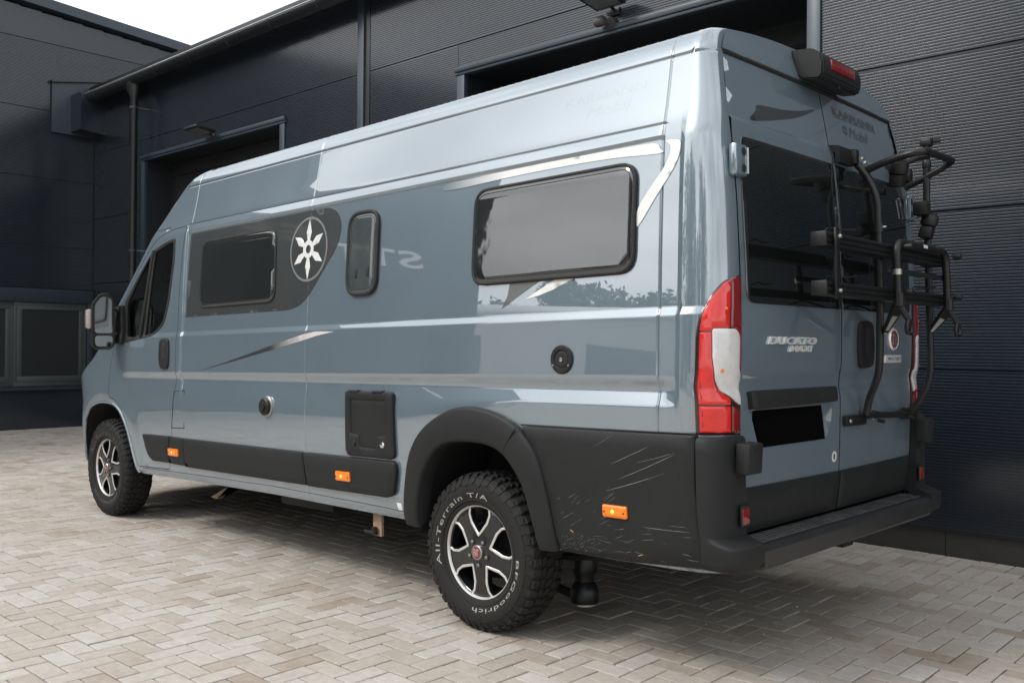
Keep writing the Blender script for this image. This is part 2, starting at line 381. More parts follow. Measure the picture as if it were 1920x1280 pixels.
ground = mesh_obj('ground', [(-400, -400, -.05), (400, -400, -.05), (400, 400, -.05), (-400, 400, -.05)], [(0, 1, 2, 3)], 'yard_far'); tag(ground, kind='structure')
U0, V0 = -2.583, -2.493; UMIN, UMAX, VMIN, VMAX = -13.0, 3.6, -7.0, 2.24
pave = mesh_obj('pavement', [(UMIN, VMIN, -.0115), (UMAX, VMIN, -.0115), (UMAX, VMAX-.005, -.0115), (UMIN, VMAX-.005, -.0115)], [(0, 1, 2, 3)], 'joint_sand'); pave.rotation_euler = WROT; tag(pave, kind='structure')
def cam_px(u, v, z=0.):
    p = Matrix.Rotation(PHI, 4, 'Z') @ Vector((u, v, z)); q = cam.matrix_world.inverted() @ p
    if q.z > -.2: return None
    return 960+FPX*q.x/-q.z, 640-FPX*q.y/-q.z, -q.z
GAP, BV = .0034, .0032
cells = []
for i in range(int((UMIN-U0)/.1)-1, int((UMAX-U0)/.1)+1):
    for j in range(int((VMIN-V0)/.1)-1, int((VMAX-V0)/.1)+1):
        s = (i+j) % 4
        if s == 2: r_ = (U0+i*.1, U0+i*.1+.2, V0+j*.1, V0+j*.1+.1)
        elif s == 0: r_ = (U0+i*.1, U0+i*.1+.1, V0+j*.1, V0+j*.1+.2)
        else: continue
        if r_[1] < UMIN+.03 or r_[0] > UMAX or r_[3] < VMIN or r_[2] > VMAX-.02: continue
        a, b, c, d = max(r_[0], UMIN), r_[1], r_[2], min(r_[3], VMAX-.004)
        px = cam_px((a+b)/2, (c+d)/2); vis = px is not None and -20 < px[0] < 1940 and 700 < px[1] < 1300
        cells.append((a, b, c, d, s == 2, px[2] if vis else 99., d-c if s == 0 else b-a))
order = sorted(range(len(cells)), key=lambda k: cells[k][5] if abs(cells[k][6]-.2) < 1e-6 else 99)
single = set(order[:290])
def paver_geo(a, b, c, d, z):
    g = GAP; o = [(a+g, c+g), (b-g, c+g), (b-g, d-g), (a+g, d-g)]; k = BV; t = [(a+g+k, c+g+k), (b-g-k, c+g+k), (b-g-k, d-g-k), (a+g+k, d-g-k)]
    v = [(x, y, -.016) for x, y in o]+[(x, y, z[i]-.0024) for i, (x, y) in enumerate(o)]+[(x, y, z[i]) for i, (x, y) in enumerate(t)]
    f = [(8, 9, 10, 11)]+[(r_*4+i, r_*4+(i+1) % 4, r_*4+4+(i+1) % 4, r_*4+4+i) for r_ in (0, 1) for i in range(4)]
    return v, f
pm = []
for hor in (True, False):
    v, f = paver_geo(-.1 if hor else -.05, .1 if hor else .05, -.05 if hor else -.1, .05 if hor else .1, [0]*4)
    me = bpy.data.meshes.new('paver'); me.from_pydata(v, [], f); me.materials.append(MATS['paver_single']); pm.append(me)
VV, FF, TT = [], [], []
for k, (a, b, c, d, hor, dist, _) in enumerate(cells):
    zj = rng.normal(0, .0011); tx, ty = rng.normal(0, .006, 2)
    if k in single:
        o = bpy.data.objects.new('paver', pm[0 if hor else 1]); COL.objects.link(o); o.parent = pave; o.location = ((a+b)/2, (c+d)/2, zj); o.rotation_euler = (tx, ty, rng.normal(0, .004))
    else:
        zz = [zj+ (1 if q in (1, 2) else -1)*tx*.04+(1 if q > 1 else -1)*ty*.04 for q in range(4)]
        v, f = paver_geo(a, b, c, d, zz); n0 = len(VV); VV += v; FF += [tuple(i+n0 for i in q) for q in f]; TT += [rng.random()]*len(f)
field = mesh_obj('paver_field', VV, FF, 'paver', pave, False); at = field.data.attributes.new('tone', 'FLOAT', 'FACE'); at.data.foreach_set('value', TT); tag(field, kind='stuff')
specks = MB()
for _ in range(160):
    u, v = rng.uniform(-4.5, 1.2), rng.uniform(-3.2, 2.1); r_ = rng.uniform(.002, .0045); z0 = .0015
    specks.add([(u+r_*math.cos(q), v+r_*math.sin(q), z0) for q in (0, 2.1, 4.2)]+[(u, v, z0+r_*1.3)], [(0, 1, 3), (1, 2, 3), (2, 0, 3)])
o = specks.build('grit', 'decal_white', pave, False); tag(o, kind='stuff')

# ---- the hall behind the van
hall = empty('hall_building', (0, 0, 0), WROT); tag(hall, 'long dark grey ribbed metal hall with recessed gate openings behind the van', 'building')
PITCH_R = .0203
def ribbed(name, u0, u1, z0, z1, v, parent, face='v', sgn=-1):
    """horizontally micro-ribbed sandwich panel as a real corrugated sheet"""
    z0 += .004; z1 -= .004; prof = [(0., z0), (-.0055, z0+.003)]; z = z0+.006
    while z+PITCH_R < z1-.004:
        prof += [(-.0055, z), (-.0055, z+.0085), (-.0005, z+.0115), (-.0005, z+.0175)]; z += PITCH_R
    prof += [(-.0055, z), (-.0055, z1-.003), (0., z1)]
    vv = []; n = len(prof)
    for u in (u0+.002, u1-.002):
        for d, z in prof: vv.append((u, v+d, z) if face == 'v' else (v-d, u, z))
    ff = [(i, i+1, n+i+1, n+i) if face == 'v' else (i, n+i, n+i+1, i+1) for i in range(n-1)]
    return mesh_obj(name, vv, ff, 'facade', parent, False)
ROWS = [.165, 1.185, 2.200, 3.203, 4.215, 5.235]
V = WALL_V
def columns(cols, z0, z1):
    for a, b in cols: ribbed('wall_panel', a, b, z0, z1, V, hall)
columns([(-12.98, -11.80), (-11.78, -6.37), (-6.17, -1.145), (-1.145, 7.)], ROWS[4], ROWS[5])
columns([(-12.98, -11.41), (-7.735, -6.37), (-6.17, -4.815), (-1.145, 7.)], ROWS[3], ROWS[4])
columns([(-11.41, -7.735), (-4.815, -1.145)], 3.985, ROWS[4])
for k in (0, 1, 2): columns([(-12.98, -11.41), (-7.735, -6.37), (-6.17, -4.815), (-1.145, 7.)], ROWS[k], ROWS[k+1])
back = MB()                                                 # dark backing sheet just behind the panel joints, with the two openings left free
for a, b, z0, z1 in ((-12.98, -11.30, 0, 5.2), (-11.30, -7.83, 3.93, 5.2), (-7.83, -4.74, 0, 5.2), (-4.74, -1.24, 3.93, 5.2), (-1.24, 7, 0, 5.2)): back.box(a, b, V+.012, V+.10, z0, z1)
back.build('wall_core', 'facade_dark', hall, False)
pl = MB(); u = -12.98
for a, b in ((-12.98, -11.32), (-7.80, -4.77), (-1.22, 7.)):
    x = a
    while x < b-.02:
        e = min(x+.93, b); MB().box(x, e-.004, V+.006, V+.02, -.05, .157).build('plinth_slab', 'plinth', hall, False); x = e
MB().box(-1.22, 7, V-.012, V-.002, .158, .170).build('drip_edge', 'facade_dark', hall, False)
pil = MB().box(-6.362, -6.258, V-.028, V+.01, .1, 5.2, .004); pil.build('cover_strip', 'facade_trim', hall)
MB().box(-6.256, -6.178, V-.006, V+.01, .1, 5.2).build('cover_channel', 'facade_dark', hall, False)
def gateway(u0, u1, top, depth):
    for s, (a, b) in (('l', (u0-.10, u0)), ('r', (u1, u1+.10))): MB().box(a, b, V-.022, V+.03, .0, top-.002, .004).build('door_jamb', 'facade_trim', hall)
    MB().box(u0-.12, u1+.12, V-.028, V+.03, top, top+.030, .004).build('door_lintel', 'facade_trim', hall)
    MB().box(u0-.12, u1+.12, V-.040, V+.02, top+.0305, top+.076, .003).build('lintel_flashing', 'facade_trim', hall)
    r_ = MB()
    r_.add([(u0, V+.03, 0), (u0, V+depth, 0), (u0, V+depth, top), (u0, V+.03, top)], [(0, 1, 2, 3)])
    r_.add([(u1, V+.03, 0), (u1, V+depth, 0), (u1, V+depth, top), (u1, V+.03, top)], [(3, 2, 1, 0)])
    r_.add([(u0, V+.03, top), (u0, V+depth, top), (u1, V+depth, top), (u1, V+.03, top)], [(0, 1, 2, 3)])
    r_.build('door_reveal', 'facade_dark', hall, False)
    MB().box(u0-.3, u1+.3, V, V+depth+.4, -.045, -.004).build('threshold', 'plinth', hall, False)
    z = 0.
    while z < top: 
        e = min(z+.62, top); MB().box(u0-.02, u1+.02, V+depth-.03, V+depth+.02, z+.004, e-.004, .006).build('gate_section', 'door_dark', hall); z = e
gateway(-11.28, -7.85, 3.905, .42); gateway(-4.715, -1.245, 3.905, .75)
# eaves: gutter, fascia, roof sheet, downpipe
GV, GZ, GR = V-.23, 5.02, .092
def gutter(u0, u1):
    prof = [(GR*math.cos(q), GR*math.sin(q)) for q in np.linspace(math.pi, 2*math.pi, 13)]; inn = [(a*.94, b*.94) for a, b in prof[::-1]]; pr = prof+[(GR+.006, .012), (GR-.004, .014)]+inn
    return MB().prism(pr, u0, u1, lambda p, q, t: (t, GV+p, GZ+q)).build('gutter', 'gutter_metal', hall, True, 40)
gutter(-12.62, 7.)
for u in np.arange(-12.3, 6.5, .93):
    a = [(u, GV+(GR+.003)*math.cos(q), GZ+(GR+.003)*math.sin(q)) for q in np.linspace(math.pi*.98, math.pi*2.02, 12)]; MB().tube(a, .006, 6).build('gutter_bracket', 'gutter_metal', hall)
MB().box(-12.98, 7, V-.10, V+.02, 5.10, 5.235).build('eaves_fascia', 'facade_dark', hall, False)
MB().add([(-12.70, V-.27, 5.045), (7, V-.27, 5.045), (7, V+9, 5.9), (-12.98, V+9, 5.9), (-12.70, V-.27, 5.055), (7, V-.27, 5.055), (7, V+9, 5.91), (-12.98, V+9, 5.91)], [(0, 1, 2, 3), (7, 6, 5, 4), (0, 4, 5, 1)]).build('roof_sheet', 'roof_metal', hall, False)
DP = -11.22; DV = GV+.02
MB().tube([(DP, DV, GZ-.06), (DP, DV, GZ-.17), (DP, DV, GZ-.26), (DP, DV, .05)], [.105, .095, .052, .052], 16).build('downpipe', 'gutter_metal', hall)
MB().tube([(-12.62, GV-GR-.002, GZ+.014), (7, GV-GR-.002, GZ+.014)], .010, 8).build('gutter_bead', 'bright_edge', hall)
for z in (4.62, 2.6, .9): MB().lathe([(.058, -.015), (.061, -.015), (.061, .015), (.058, .015)], 16, (DP, DV, z), 'z').build('pipe_clip', 'facade_trim', hall); MB().tube([(DP+.03, DV+.04, z), (DP+.06, V-.005, z)], .008, 6).build('pipe_clip', 'steel', hall)
# boxed end of the eaves against the taller building
bx = MB().prism([(2.0, 4.50), (2.0, 5.06), (2.5, 5.25), (2.5, 4.45)], -12.98, -12.60, lambda p, q, t: (t, p-.14, q)); bx.build('eaves_box', 'facade', hall, False)
MB().prism([(1.58, 4.46), (1.58, 5.20), (2.60, 5.40), (2.60, 4.46)], -12.985, -12.955, lambda p, q, t: (t, p, q)).build('flashing', 'facade_trim', hall, False)
MB().prism([(1.56, 5.20), (1.56, 5.235), (2.62, 5.435), (2.62, 5.40)], -12.985, -12.90, lambda p, q, t: (t, p, q)).build('flashing_cap', 'facade_dark', hall, False)

# ---- the taller building on the left
off = empty('office_building', (0, 0, 0), WROT); tag(off, 'taller dark grey building with strip window, at a right angle to the hall', 'building')
OROWS = [.02, .575, 2.10, 2.735, 3.755, 4.775, 5.79, 6.9]
U = OFF_U; VL, VR = -11.8, 6.0
def top_at(v): return 6.515-.066*v
WIN_V0, WIN_V1, WIN_Z0, WIN_Z1 = -4.2, 2.15, .645, 1.89
MB().box(U-.3, U-.012, VL, VR, 0, 5.2).build('wall_core', 'facade_dark', off, False)
MB().box(U-.010, U, VL, VR, -.02, .565).build('base_panel', 'facade', off, False)
for z0, z1 in ((2.10, 2.735), (2.735, 3.755), (3.755, 4.775), (4.775, 5.79)):
    for a, b in ((VL, -7.5), (-7.5, -1.5), (-1.5, VR if z0 > 4.7 else 2.3)): ribbed('wall_panel', a, b, z0, z1, U, off, 'u')
ga = MB()                                                  # sloping top panel below the verge
n = int((6.9-5.79)/PITCH_R)
for k in range(n):
    z = 5.794+k*PITCH_R; vmax = min(VR, (6.515-.20-z)/.066)
    if vmax < VL: break
    ga.add([(U+.004, VL, z), (U+.004, VL, z+.0115), (U+.0005, VL, z+.0140), (U+.0005, VL, z+.0203), (U+.004, vmax, z), (U+.004, vmax, z+.0115), (U+.0005, vmax, z+.0140), (U+.0005, vmax, z+.0203)], [(0, 4, 5, 1), (1, 5, 6, 2), (2, 6, 7, 3)])
ga.build('wall_panel', 'facade', off, False, recalc=False)
MB().prism([(VL, top_at(VL)), (VR, top_at(VR)), (VR, top_at(VR)-.145), (VL, top_at(VL)-.145)], U-.3, U+.13, lambda p, q, t: (t, p, q)).build('verge_fascia', 'facade_trim', off, False)
MB().add([(U-.3, VL, 0), (U-.3, VR, 0), (U-.3, VR, top_at(VR)), (U-.3, VL, top_at(VL))], [(0, 1, 2, 3)]).build('wall_core', 'facade_dark', off, False)
MB().add([(U+.12, VL, top_at(VL)), (U+.12, VR, top_at(VR)), (U-14, VR, top_at(VR)), (U-14, VL, top_at(VL))], [(0, 1, 2, 3)]).build('roof_sheet', 'roof_metal', off, False)
MB().add([(U, VL, 0), (U-14, VL, 0), (U-14, VL, top_at(VL)), (U, VL, top_at(VL)-.02)], [(0, 1, 2, 3)]).build('side_wall', 'facade', off, False)
MB().box(U-.02, U+.035, WIN_V0-.1, 2.23, 1.89, 2.09, .004).build('blind_box', 'facade_trim', off)
MB().box(U-.02, U+.02, 2.155, 2.235, .58, 2.0, .003).build('corner_trim', 'facade_trim', off)
MB().box(U-.02, U+.06, WIN_V0-.1, 2.23, .575, .62, .004).build('window_sill', 'facade_trim', off)
for q in np.arange(WIN_V0, 2.2, .17): MB().box(U+.02, U+.05, q, q+.012, .62, .632).build('sill_clip', 'facade_trim', off, False)
MB().add([(U-.29, WIN_V0, .5), (U-.29, 2.2, .5), (U-.29, 2.2, 2.1), (U-.29, WIN_V0, 2.1)], [(0, 1, 2, 3)]).build('room_back', 'liner', off, False)
vv = 2.145
while vv > WIN_V0+.5:
    a, b = vv-1.055, vv
    if a < WIN_V0: break
    fr = MB().box(U-.05, U+.0, a, b, .632, .70, .004).box(U-.05, U, a, b, 1.82, 1.888, .004).box(U-.051, U-.001, a, a+.05, .66, 1.86, .004).box(U-.051, U-.001, b-.05, b, .66, 1.86, .004)
    f_ = fr.build('window', 'window_frame', off)
    MB().box(U-.045, U+.008, a+.045, b-.045, .695, .785, .004).box(U-.045, U+.008, a+.045, b-.045, 1.775, 1.825, .004).box(U-.046, U+.007, a+.045, a+.115, .70, 1.82, .004).box(U-.046, U+.007, b-.115, b-.045, .70, 1.82, .004).build('sash', 'window_frame', f_)
    MB().box(U-.030, U-.024, a+.11, b-.11, .78, 1.78).build('pane', 'office_glass', f_, False)
    vv = a
# company sign on that facade, out of frame to the left; the van's side mirrors a few of its letters
def map_off(u, v): P = np.stack([np.full_like(u, U+.01), u, v], 1); return P, np.tile([1., 0, 0], (len(u), 1))
for s, c, zc in (('S', -9.80, 3.92), ('T', -9.00, 3.90), ('T', -8.20, 3.88), ('E', -6.95, 4.25), ('E', -6.10, 4.25)):
    text_on('sign_letter', map_off, s, c, zc, .72, .44, 'sign_white', off, .002, .025, .02, .15)
MB().add([(U+.02, -11.5, .0), (U+.02, -10.4, 0), (U+.02, -10.4, 2.05), (U+.02, -11.5, 2.05)], [(0, 1, 2, 3)]).build('entrance', 'office_glass', off, False)

# ---- lamps on the hall wall
def flood(u, z, s, name, label):
    e = empty(name, tuple(Matrix.Rotation(PHI, 4, 'Z') @ Vector((u, V, z))), WROT); tag(e, label, 'floodlight', 'floodlights on the hall wall')
    MB().box(-.06*s, .06*s, -.030, .0, -.06*s, .02*s, .006).build('wall_bracket', 'lamp_metal', e)
    MB().tube([(0, -.02, -.01), (0, -.10*s, .02)], .018*s, 8).build('arm', 'lamp_metal', e)
    h = MB().box(-.19*s, .19*s, -.40*s, -.09*s, -.003*s, .034*s, .008*s).build('housing', 'lamp_metal', e); h.rotation_euler = (R(-7), 0, 0)
    for k in range(6): q = MB().box((-.15+.06*k-.004)*s, (-.15+.06*k+.004)*s, -.36*s, -.13*s, .030*s, .046*s).build('cooling_fin', 'lamp_metal', h, False)
    MB().box(-.15*s, .15*s, -.36*s, -.13*s, -.009*s, -.004*s).build('lens', 'lamp_glass', h, False)
flood(-9.38, 3.99, .88, 'flood_light', 'small black floodlight above the far gate opening')
flood(-2.93, 4.10, .80, 'flood_light', 'black floodlight on the wall above the van, with sensor below')
e = empty('motion_sensor', tuple(Matrix.Rotation(PHI, 4, 'Z') @ Vector((-2.97, V, 4.0))), WROT); tag(e, 'small grey motion sensor under the floodlight above the van', 'sensor')
MB().lathe([(.001, -.045), (.045, -.045), (.05, -.035), (.05, -.004)], 20).build('mount', 'sensor_grey', e)
MB().lathe([(.001, -.055), (.036, -.052), (.042, -.03), (.042, .03), (.03, .045), (.001, .045)], 20, (-.04, -.105, -.0), 'x').build('eye', 'sensor_grey', e)
MB().tube([(0, -.03, 0), (-.03, -.10, 0)], .02, 8).build('joint', 'sensor_grey', e)

# ================================================================== THE VAN  (body frame: rear face x~0, nose towards -x, left side y<0)
THETA, XR, HUBZ, WB = R(1.215), -1.2901, .362, 4.035
ct, st_ = math.cos(THETA), math.sin(THETA)
van = empty('camper_van', (XR-(ct*XR-st_*HUBZ), 0, HUBZ-(st_*XR+ct*HUBZ)), (0, -THETA, 0))
tag(van, 'grey-blue high-roof camper van parked nose-left in front of the hall', 'van')
def to_body(P): x, z = P[0]-XR, P[2]-HUBZ; return (XR+ct*x+st_*z, P[1], HUBZ-st_*x+ct*z)

_yp = pchip([.36, .40, .43, .455, .49, .52, .70, .90, 1.07, 1.19, 1.30, 1.40, 1.46, 1.75, 2.105, 2.18, 2.24, 2.43, 2.45, 2.50, 2.53, 2.55, 2.56, 2.566],
            [.93, .955, .972, .985, .998, 1.003, 1.018, 1.028, 1.030, 1.0285, 1.0245, 1.0215, 1.0195, 1.0075, .9835, .974, .9595, .9225, .9195, .8975, .8715, .8365, .8015, .7615])
def w_side(x, z, seams=1.):
    x = np.asarray(x, float); z = np.asarray(z, float); w = _yp(z)-.0115*np.clip((z-1.417)/.029, 0, 1)
    panel = sst(-4.10, -4.085, x)*(1-sst(-.174, -.158, x))                       # pressed panel between B-pillar and rear pillar
    w = w+.010*(1-panel)*sst(.95, 1.15, z)*(1-sst(2.10, 2.20, z))
    bx_ = sst(-4.10, -4.06, x)*(1-sst(-.262, -.25, x))                            # rail below the groove
    w = w+bx_*.010*sst(2.106, 2.122, z)*(1-np.clip((z-2.122)/.045, 0, 1))
    ch = sst(-5.02, -4.85, x)*(1-sst(-.20, -.165, x))                            # belt channel
    zl = np.interp(x, [-2.2, -1.0], [.98, 1.068])
    w = w-ch*.0165*(1-sst(1.128, 1.183, z))*np.clip((z-zl)/(1.120-zl), 0, 1)**1.0*(z > zl)
    for xs in (-.2555, -2.6347): w = w-seams*.009*np.clip(1-np.abs(x-xs)/.0035, 0, 1)*(z > .50)
    w = w-.009*np.clip(1-np.abs(x+4.052)/.0035, 0, 1)*(z > 2.165)
    w = w-.012*np.clip(1-np.abs(z-2.169)/.0045, 0, 1)*(x < -.25)
    w = w-.012*np.clip(1-np.abs(z-2.441)/.0040, 0, 1)*(x > -4.35)
    d = np.clip(-5.3-x, 0, None); w = w-.634*d**4                                 # nose tapers in plan
    fb = np.exp(-(((np.hypot(x+5.31, z-.42)-.60)/.075)**2))*(z > .45)*(z < 1.2)    # front wing swell
    w = w+.010*fb*(x < -4.72)
    return w
def numN(f, u, v, h=.0015):
    du = (f(u+h, v)-f(u-h, v)); dv = (f(u, v+h)-f(u, v-h)); n = np.cross(du, dv); return n/np.linalg.norm(n, axis=1)[:, None]
def pS(x, z): return np.stack([x, -w_side(x, z), z], 1)
def mapS(x, z): x = np.asarray(x, float); z = np.asarray(z, float); return pS(x, z), numN(pS, x, z)
def pSd(x, z): return np.stack([x, -w_side(x, z, 0.), z], 1)                        # side without the panel seams, for foils that bridge them
def mapSd(x, z): x = np.asarray(x, float); z = np.asarray(z, float); return pSd(x, z), numN(pSd, x, z)
def wb(z): return _yp(z)
def pSf(x, z): return np.stack([x, -wb(z), z], 1)                                 # plain side, without pressings (for add-on panels)
def mapSf(x, z): x = np.asarray(x, float); z = np.asarray(z, float); return pSf(x, z), numN(pSf, x, z, .02)
_xd = pchip([.40, .57, .8, .95, 1.09, 1.135, 1.153, 1.2, 1.45, 1.8, 2.0, 2.18, 2.32, 2.45, 2.57], [-.05, -.032, -.006, -.001, .002, -.007, -.006, .007, .013, .004, -.009, -.027, -.05, -.074, -.105])
def pR(y, z): return np.stack([_xd(z)-.012*(np.abs(y)/.83)**2.5-.009*sst(2.172, 2.192, z)+.004*sst(2.10, 2.172, z)*(1-sst(2.172, 2.192, z)), y, z], 1)
def mapR(y, z): y = np.asarray(y, float); z = np.asarray(z, float); return pR(y, z), numN(pR, y, z, .004)
_yd = pchip([.4, .95, 1.5, 2.18, 2.45, 2.57], [.83, .83, .835, .835, .795, .70])
CX0, CP, CUL = -.15, 2.3, .25
def pC(u, z):                                                                     # rear corner, u 0..CUL
    th = np.clip(u/CUL, 1e-4, 1)*math.pi/2; xe = _xd(z)-.014; w0 = w_side(np.full_like(z, CX0), z); A = w0-_yd(z)-.012
    return np.stack([CX0+(xe-CX0)*np.sin(th)**(2/CP), -(w0-A+A*np.cos(th)**(2/CP)), z], 1)
def nC(u, z):
    h = .002; a = pC(np.clip(u+h, 0, CUL), z)-pC(np.clip(u-h, 0, CUL), z); b = pC(u, z+h)-pC(u, z-h); n = np.cross(a, b); return n/np.linalg.norm(n, axis=1)[:, None]
def mapC(u, z): u = np.asarray(u, float); z = np.asarray(z, float); return pC(u, z), nC(u, z)
def thu(deg): return deg/90*CUL

# ---- outlines on the side (x, z)
REAR_ARCH = smooth_open([(-1.70, .40), (-1.695, .50), (-1.665, .62), (-1.625, .72), (-1.555, .815), (-1.46, .87), (-1.35, .893), (-1.22, .893), (-1.11, .872), (-1.02, .82), (-.955, .745), (-.915, .65), (-.885, .54), (-.87, .40)])
FRONT_ARCH = smooth_open([(-5.80, .38), (-5.795, .5), (-5.775, .62), (-5.73, .73), (-5.66, .825), (-5.56, .895), (-5.44, .935), (-5.32, .948), (-5.19, .943), (-5.09, .920), (-5.01, .875), (-4.94, .79), (-4.885, .68), (-4.835, .55), (-4.80, .45)])
TOPLINE = [(-.15, 2.566), (-1.0, 2.566), (-2.0, 2.566), (-3.0, 2.566), (-3.6, 2.564), (-3.95, 2.558), (-4.08, 2.535), (-4.17, 2.498), (-4.26, 2.435), (-4.40, 2.325), (-4.54, 2.195), (-4.72, 2.01), (-4.90, 1.84), (-5.09, 1.675), (-5.24, 1.505), (-5.40, 1.335), (-5.52, 1.255), (-5.70, 1.175), (-5.88, 1.09), (-6.02, .99), (-6.12, .86), (-6.15, .70), (-6.13, .52), (-6.08, .38)]
DOOR = rpoly([(-4.113, 2.160), (-4.132, 2.031), (-4.156, 1.671), (-4.153, 1.279), (-4.154, 1.132), (-4.184, 1.053), (-4.201, .952), (-4.228, .807), (-4.280, .56), (-4.300, .515), (-4.768, .503), (-4.84, .66), (-4.905, .80), (-4.985, .905), (-5.08, .965), (-5.190, .987), (-5.183, 1.161), (-5.135, 1.326), (-5.095, 1.50), (-5.035, 1.655), (-4.86, 1.835), (-4.70, 1.985), (-4.58, 2.075), (-4.46, 2.128), (-4.30, 2.154)], [.02, .03, .05, .05, .03, .03, .05, .05, .03, .03, .02, .05, .05, .05, .03, .012, .03, .03, .05, .05, .05, .05, .05, .05, .05])
DWIN = rpoly([(-4.247, 2.092), (-4.331, 2.087), (-4.57, 2.036), (-4.799, 1.852), (-4.985, 1.690), (-4.956, 1.384), (-4.728, 1.406), (-4.511, 1.426), (-4.348, 1.503), (-4.286, 1.661), (-4.241, 1.931)], [.02, .03, .06, .03, .02, .01, .03, .06, .06, .05, .04])
side_poly = [(-.15, .476), (-.30, .468), (-.55, .458), (-.80, .452)]+[p for p in REAR_ARCH[::-1] if p[1] > .44]+[(-1.78, .452), (-3.0, .466), (-4.0, .458), (-4.76, .449)]+[p for p in FRONT_ARCH[::-1] if p[1] > .455]+[(-5.80, .40), (-5.92, .36), (-6.04, .36)]+TOPLINE[::-1]
XS = sorted(set(np.round(np.concatenate([np.arange(-6.13, -.15, .05), [s+q for s in (-.2555, -2.6347, -4.052) for q in (-.010, -.0035, 0, .0035, .010)], np.linspace(-.182, -.152, 7), np.linspace(-4.106, -4.055, 9), np.arange(-5.9, -4.7, .025)]), 5)))
ZS = sorted(set(np.round(np.concatenate([np.arange(.40, 2.56, .045), np.linspace(.43, .53, 9), np.linspace(1.06, 1.19, 17), [1.405, 1.412, 1.4165, 1.4175, 1.424, 1.431, 1.438, 1.4455, 1.4465, 1.452, 1.462], np.linspace(2.100, 2.162, 13), [2.1215, 2.1225], [2.164, 2.1645, 2.169, 2.1735, 2.178, 2.43, 2.4365, 2.441, 2.445, 2.452], np.linspace(2.47, 2.564, 14)]), 5)))
body = patch('body_side', mapS, side_poly, 'paint', van, [inset(DOOR, -.0045)], .05, XS, ZS, sharp=None)
def flipY(o, name):
    c = o.copy(); c.data = o.data.copy(); c.name = name; COL.objects.link(c); c.parent = o.parent
    for v in c.data.vertices: v.co.y = -v.co.y
    c.data.flip_normals(); return c
flipY(body, 'body_side')
# rear corner posts
def corner_patch(z0, z1, nz_):
    us = np.linspace(0, CUL, 22); zs = np.array(sorted(set(list(np.linspace(z0, z1, nz_))+[z for z in ZS if z0 < z < z1]))); g = np.array([(u, z) for z in zs for u in us]); P = pC(g[:, 0], g[:, 1]); n = len(us)
    F = [(i*n+k, i*n+k+1, (i+1)*n+k+1, (i+1)*n+k) for i in range(len(zs)-1) for k in range(n-1)]
    return mesh_obj('corner_post', P, F, 'paint', van, True, None)
cp = corner_patch(.475, 2.566, 40); flipY(cp, 'corner_post')
# roof, windscreen, bonnet and nose lofted across between the two sides
rows = []
for u in np.linspace(CUL, 0, 8)[:-1]: p = pC(np.array([u]), np.array([2.566]))[0]; rows.append((p[0], -p[1], 2.566))
tl = []
for a, b in zip(TOPLINE[:-1], TOPLINE[1:]):
    k = max(1, int(math.hypot(b[0]-a[0], b[1]-a[1])/.12)); tl += [(a[0]+(b[0]-a[0])*j/k, a[1]+(b[1]-a[1])*j/k) for j in range(k)]
tl.append(TOPLINE[-1]); rows += [(x, float(w_side(np.array([x]), np.array([z]))[0]), z) for x, z in tl]
T = np.linspace(-1, 1, 25); P = []; NR = len(T)
for x, yw_, z in rows:
    front = sst(-4.0, -4.8, np.array(x)); nose = sst(-5.4, -6.1, np.array(x)); e = 1-np.abs(T)**2.2
    bul = .10*front+.14*nose; crown = .052*(1-front)+.02*front*(1-nose)
    for t, q in zip(T, e): P.append((x-bul*q, yw_*t, z+crown*q))
F = [(i*NR+k, i*NR+k+1, (i+1)*NR+k+1, (i+1)*NR+k) for i in range(len(rows)-1) for k in range(NR-1)]
isws = [1 if (-5.12 < rows[f[0]//NR][0] < -4.42 and 2 < f[0] % NR < NR-4) else 0 for f in F]
roof = mesh_obj('roof_and_bonnet', P, [f for f, s in zip(F, isws) if not s], 'paint', van, True, None)
ws = mesh_obj('windscreen', P, [f for f, s in zip(F, isws) if s], 'cab_glass', van, True, None)
for o in (roof, ws):
    bm = bmesh.new(); bm.from_mesh(o.data); bmesh.ops.delete(bm, geom=[v for v in bm.verts if not v.link_faces], context='VERTS'); bmesh.ops.recalc_face_normals(bm, faces=bm.faces); bm.to_mesh(o.data); bm.free()
# rear header above the doors
top = [P[k] for k in range(NR)]; hv = []; hf = []
for j in range(7):
    t = j/6
    for k in range(NR):
        p = top[k]; yy = p[1]; z1 = p[2]; z0 = 2.462; z = z0+(z1-z0)*t; xb = float(_xd(np.array([min(z, 2.566)]))[0])-.012*(abs(yy)/.83)**2.5
        hv.append((xb+(p[0]-xb)*t**3, yy*(1.0+(.80/.70-1)*(1-t)**.7) if abs(yy) > .6 else yy, z))
hf = [(j*NR+k, j*NR+k+1, (j+1)*NR+k+1, (j+1)*NR+k) for j in range(6) for k in range(NR-1)]
o = MB().add(hv, hf).build('rear_header', 'paint', van, True, 60)
MB().tube([(*[float(q) for q in pR(np.array([y]), np.array([2.456]))[0]],) for y in np.linspace(-.81, .81, 15)], .011, 8).build('rain_gutter', 'rubber', van)
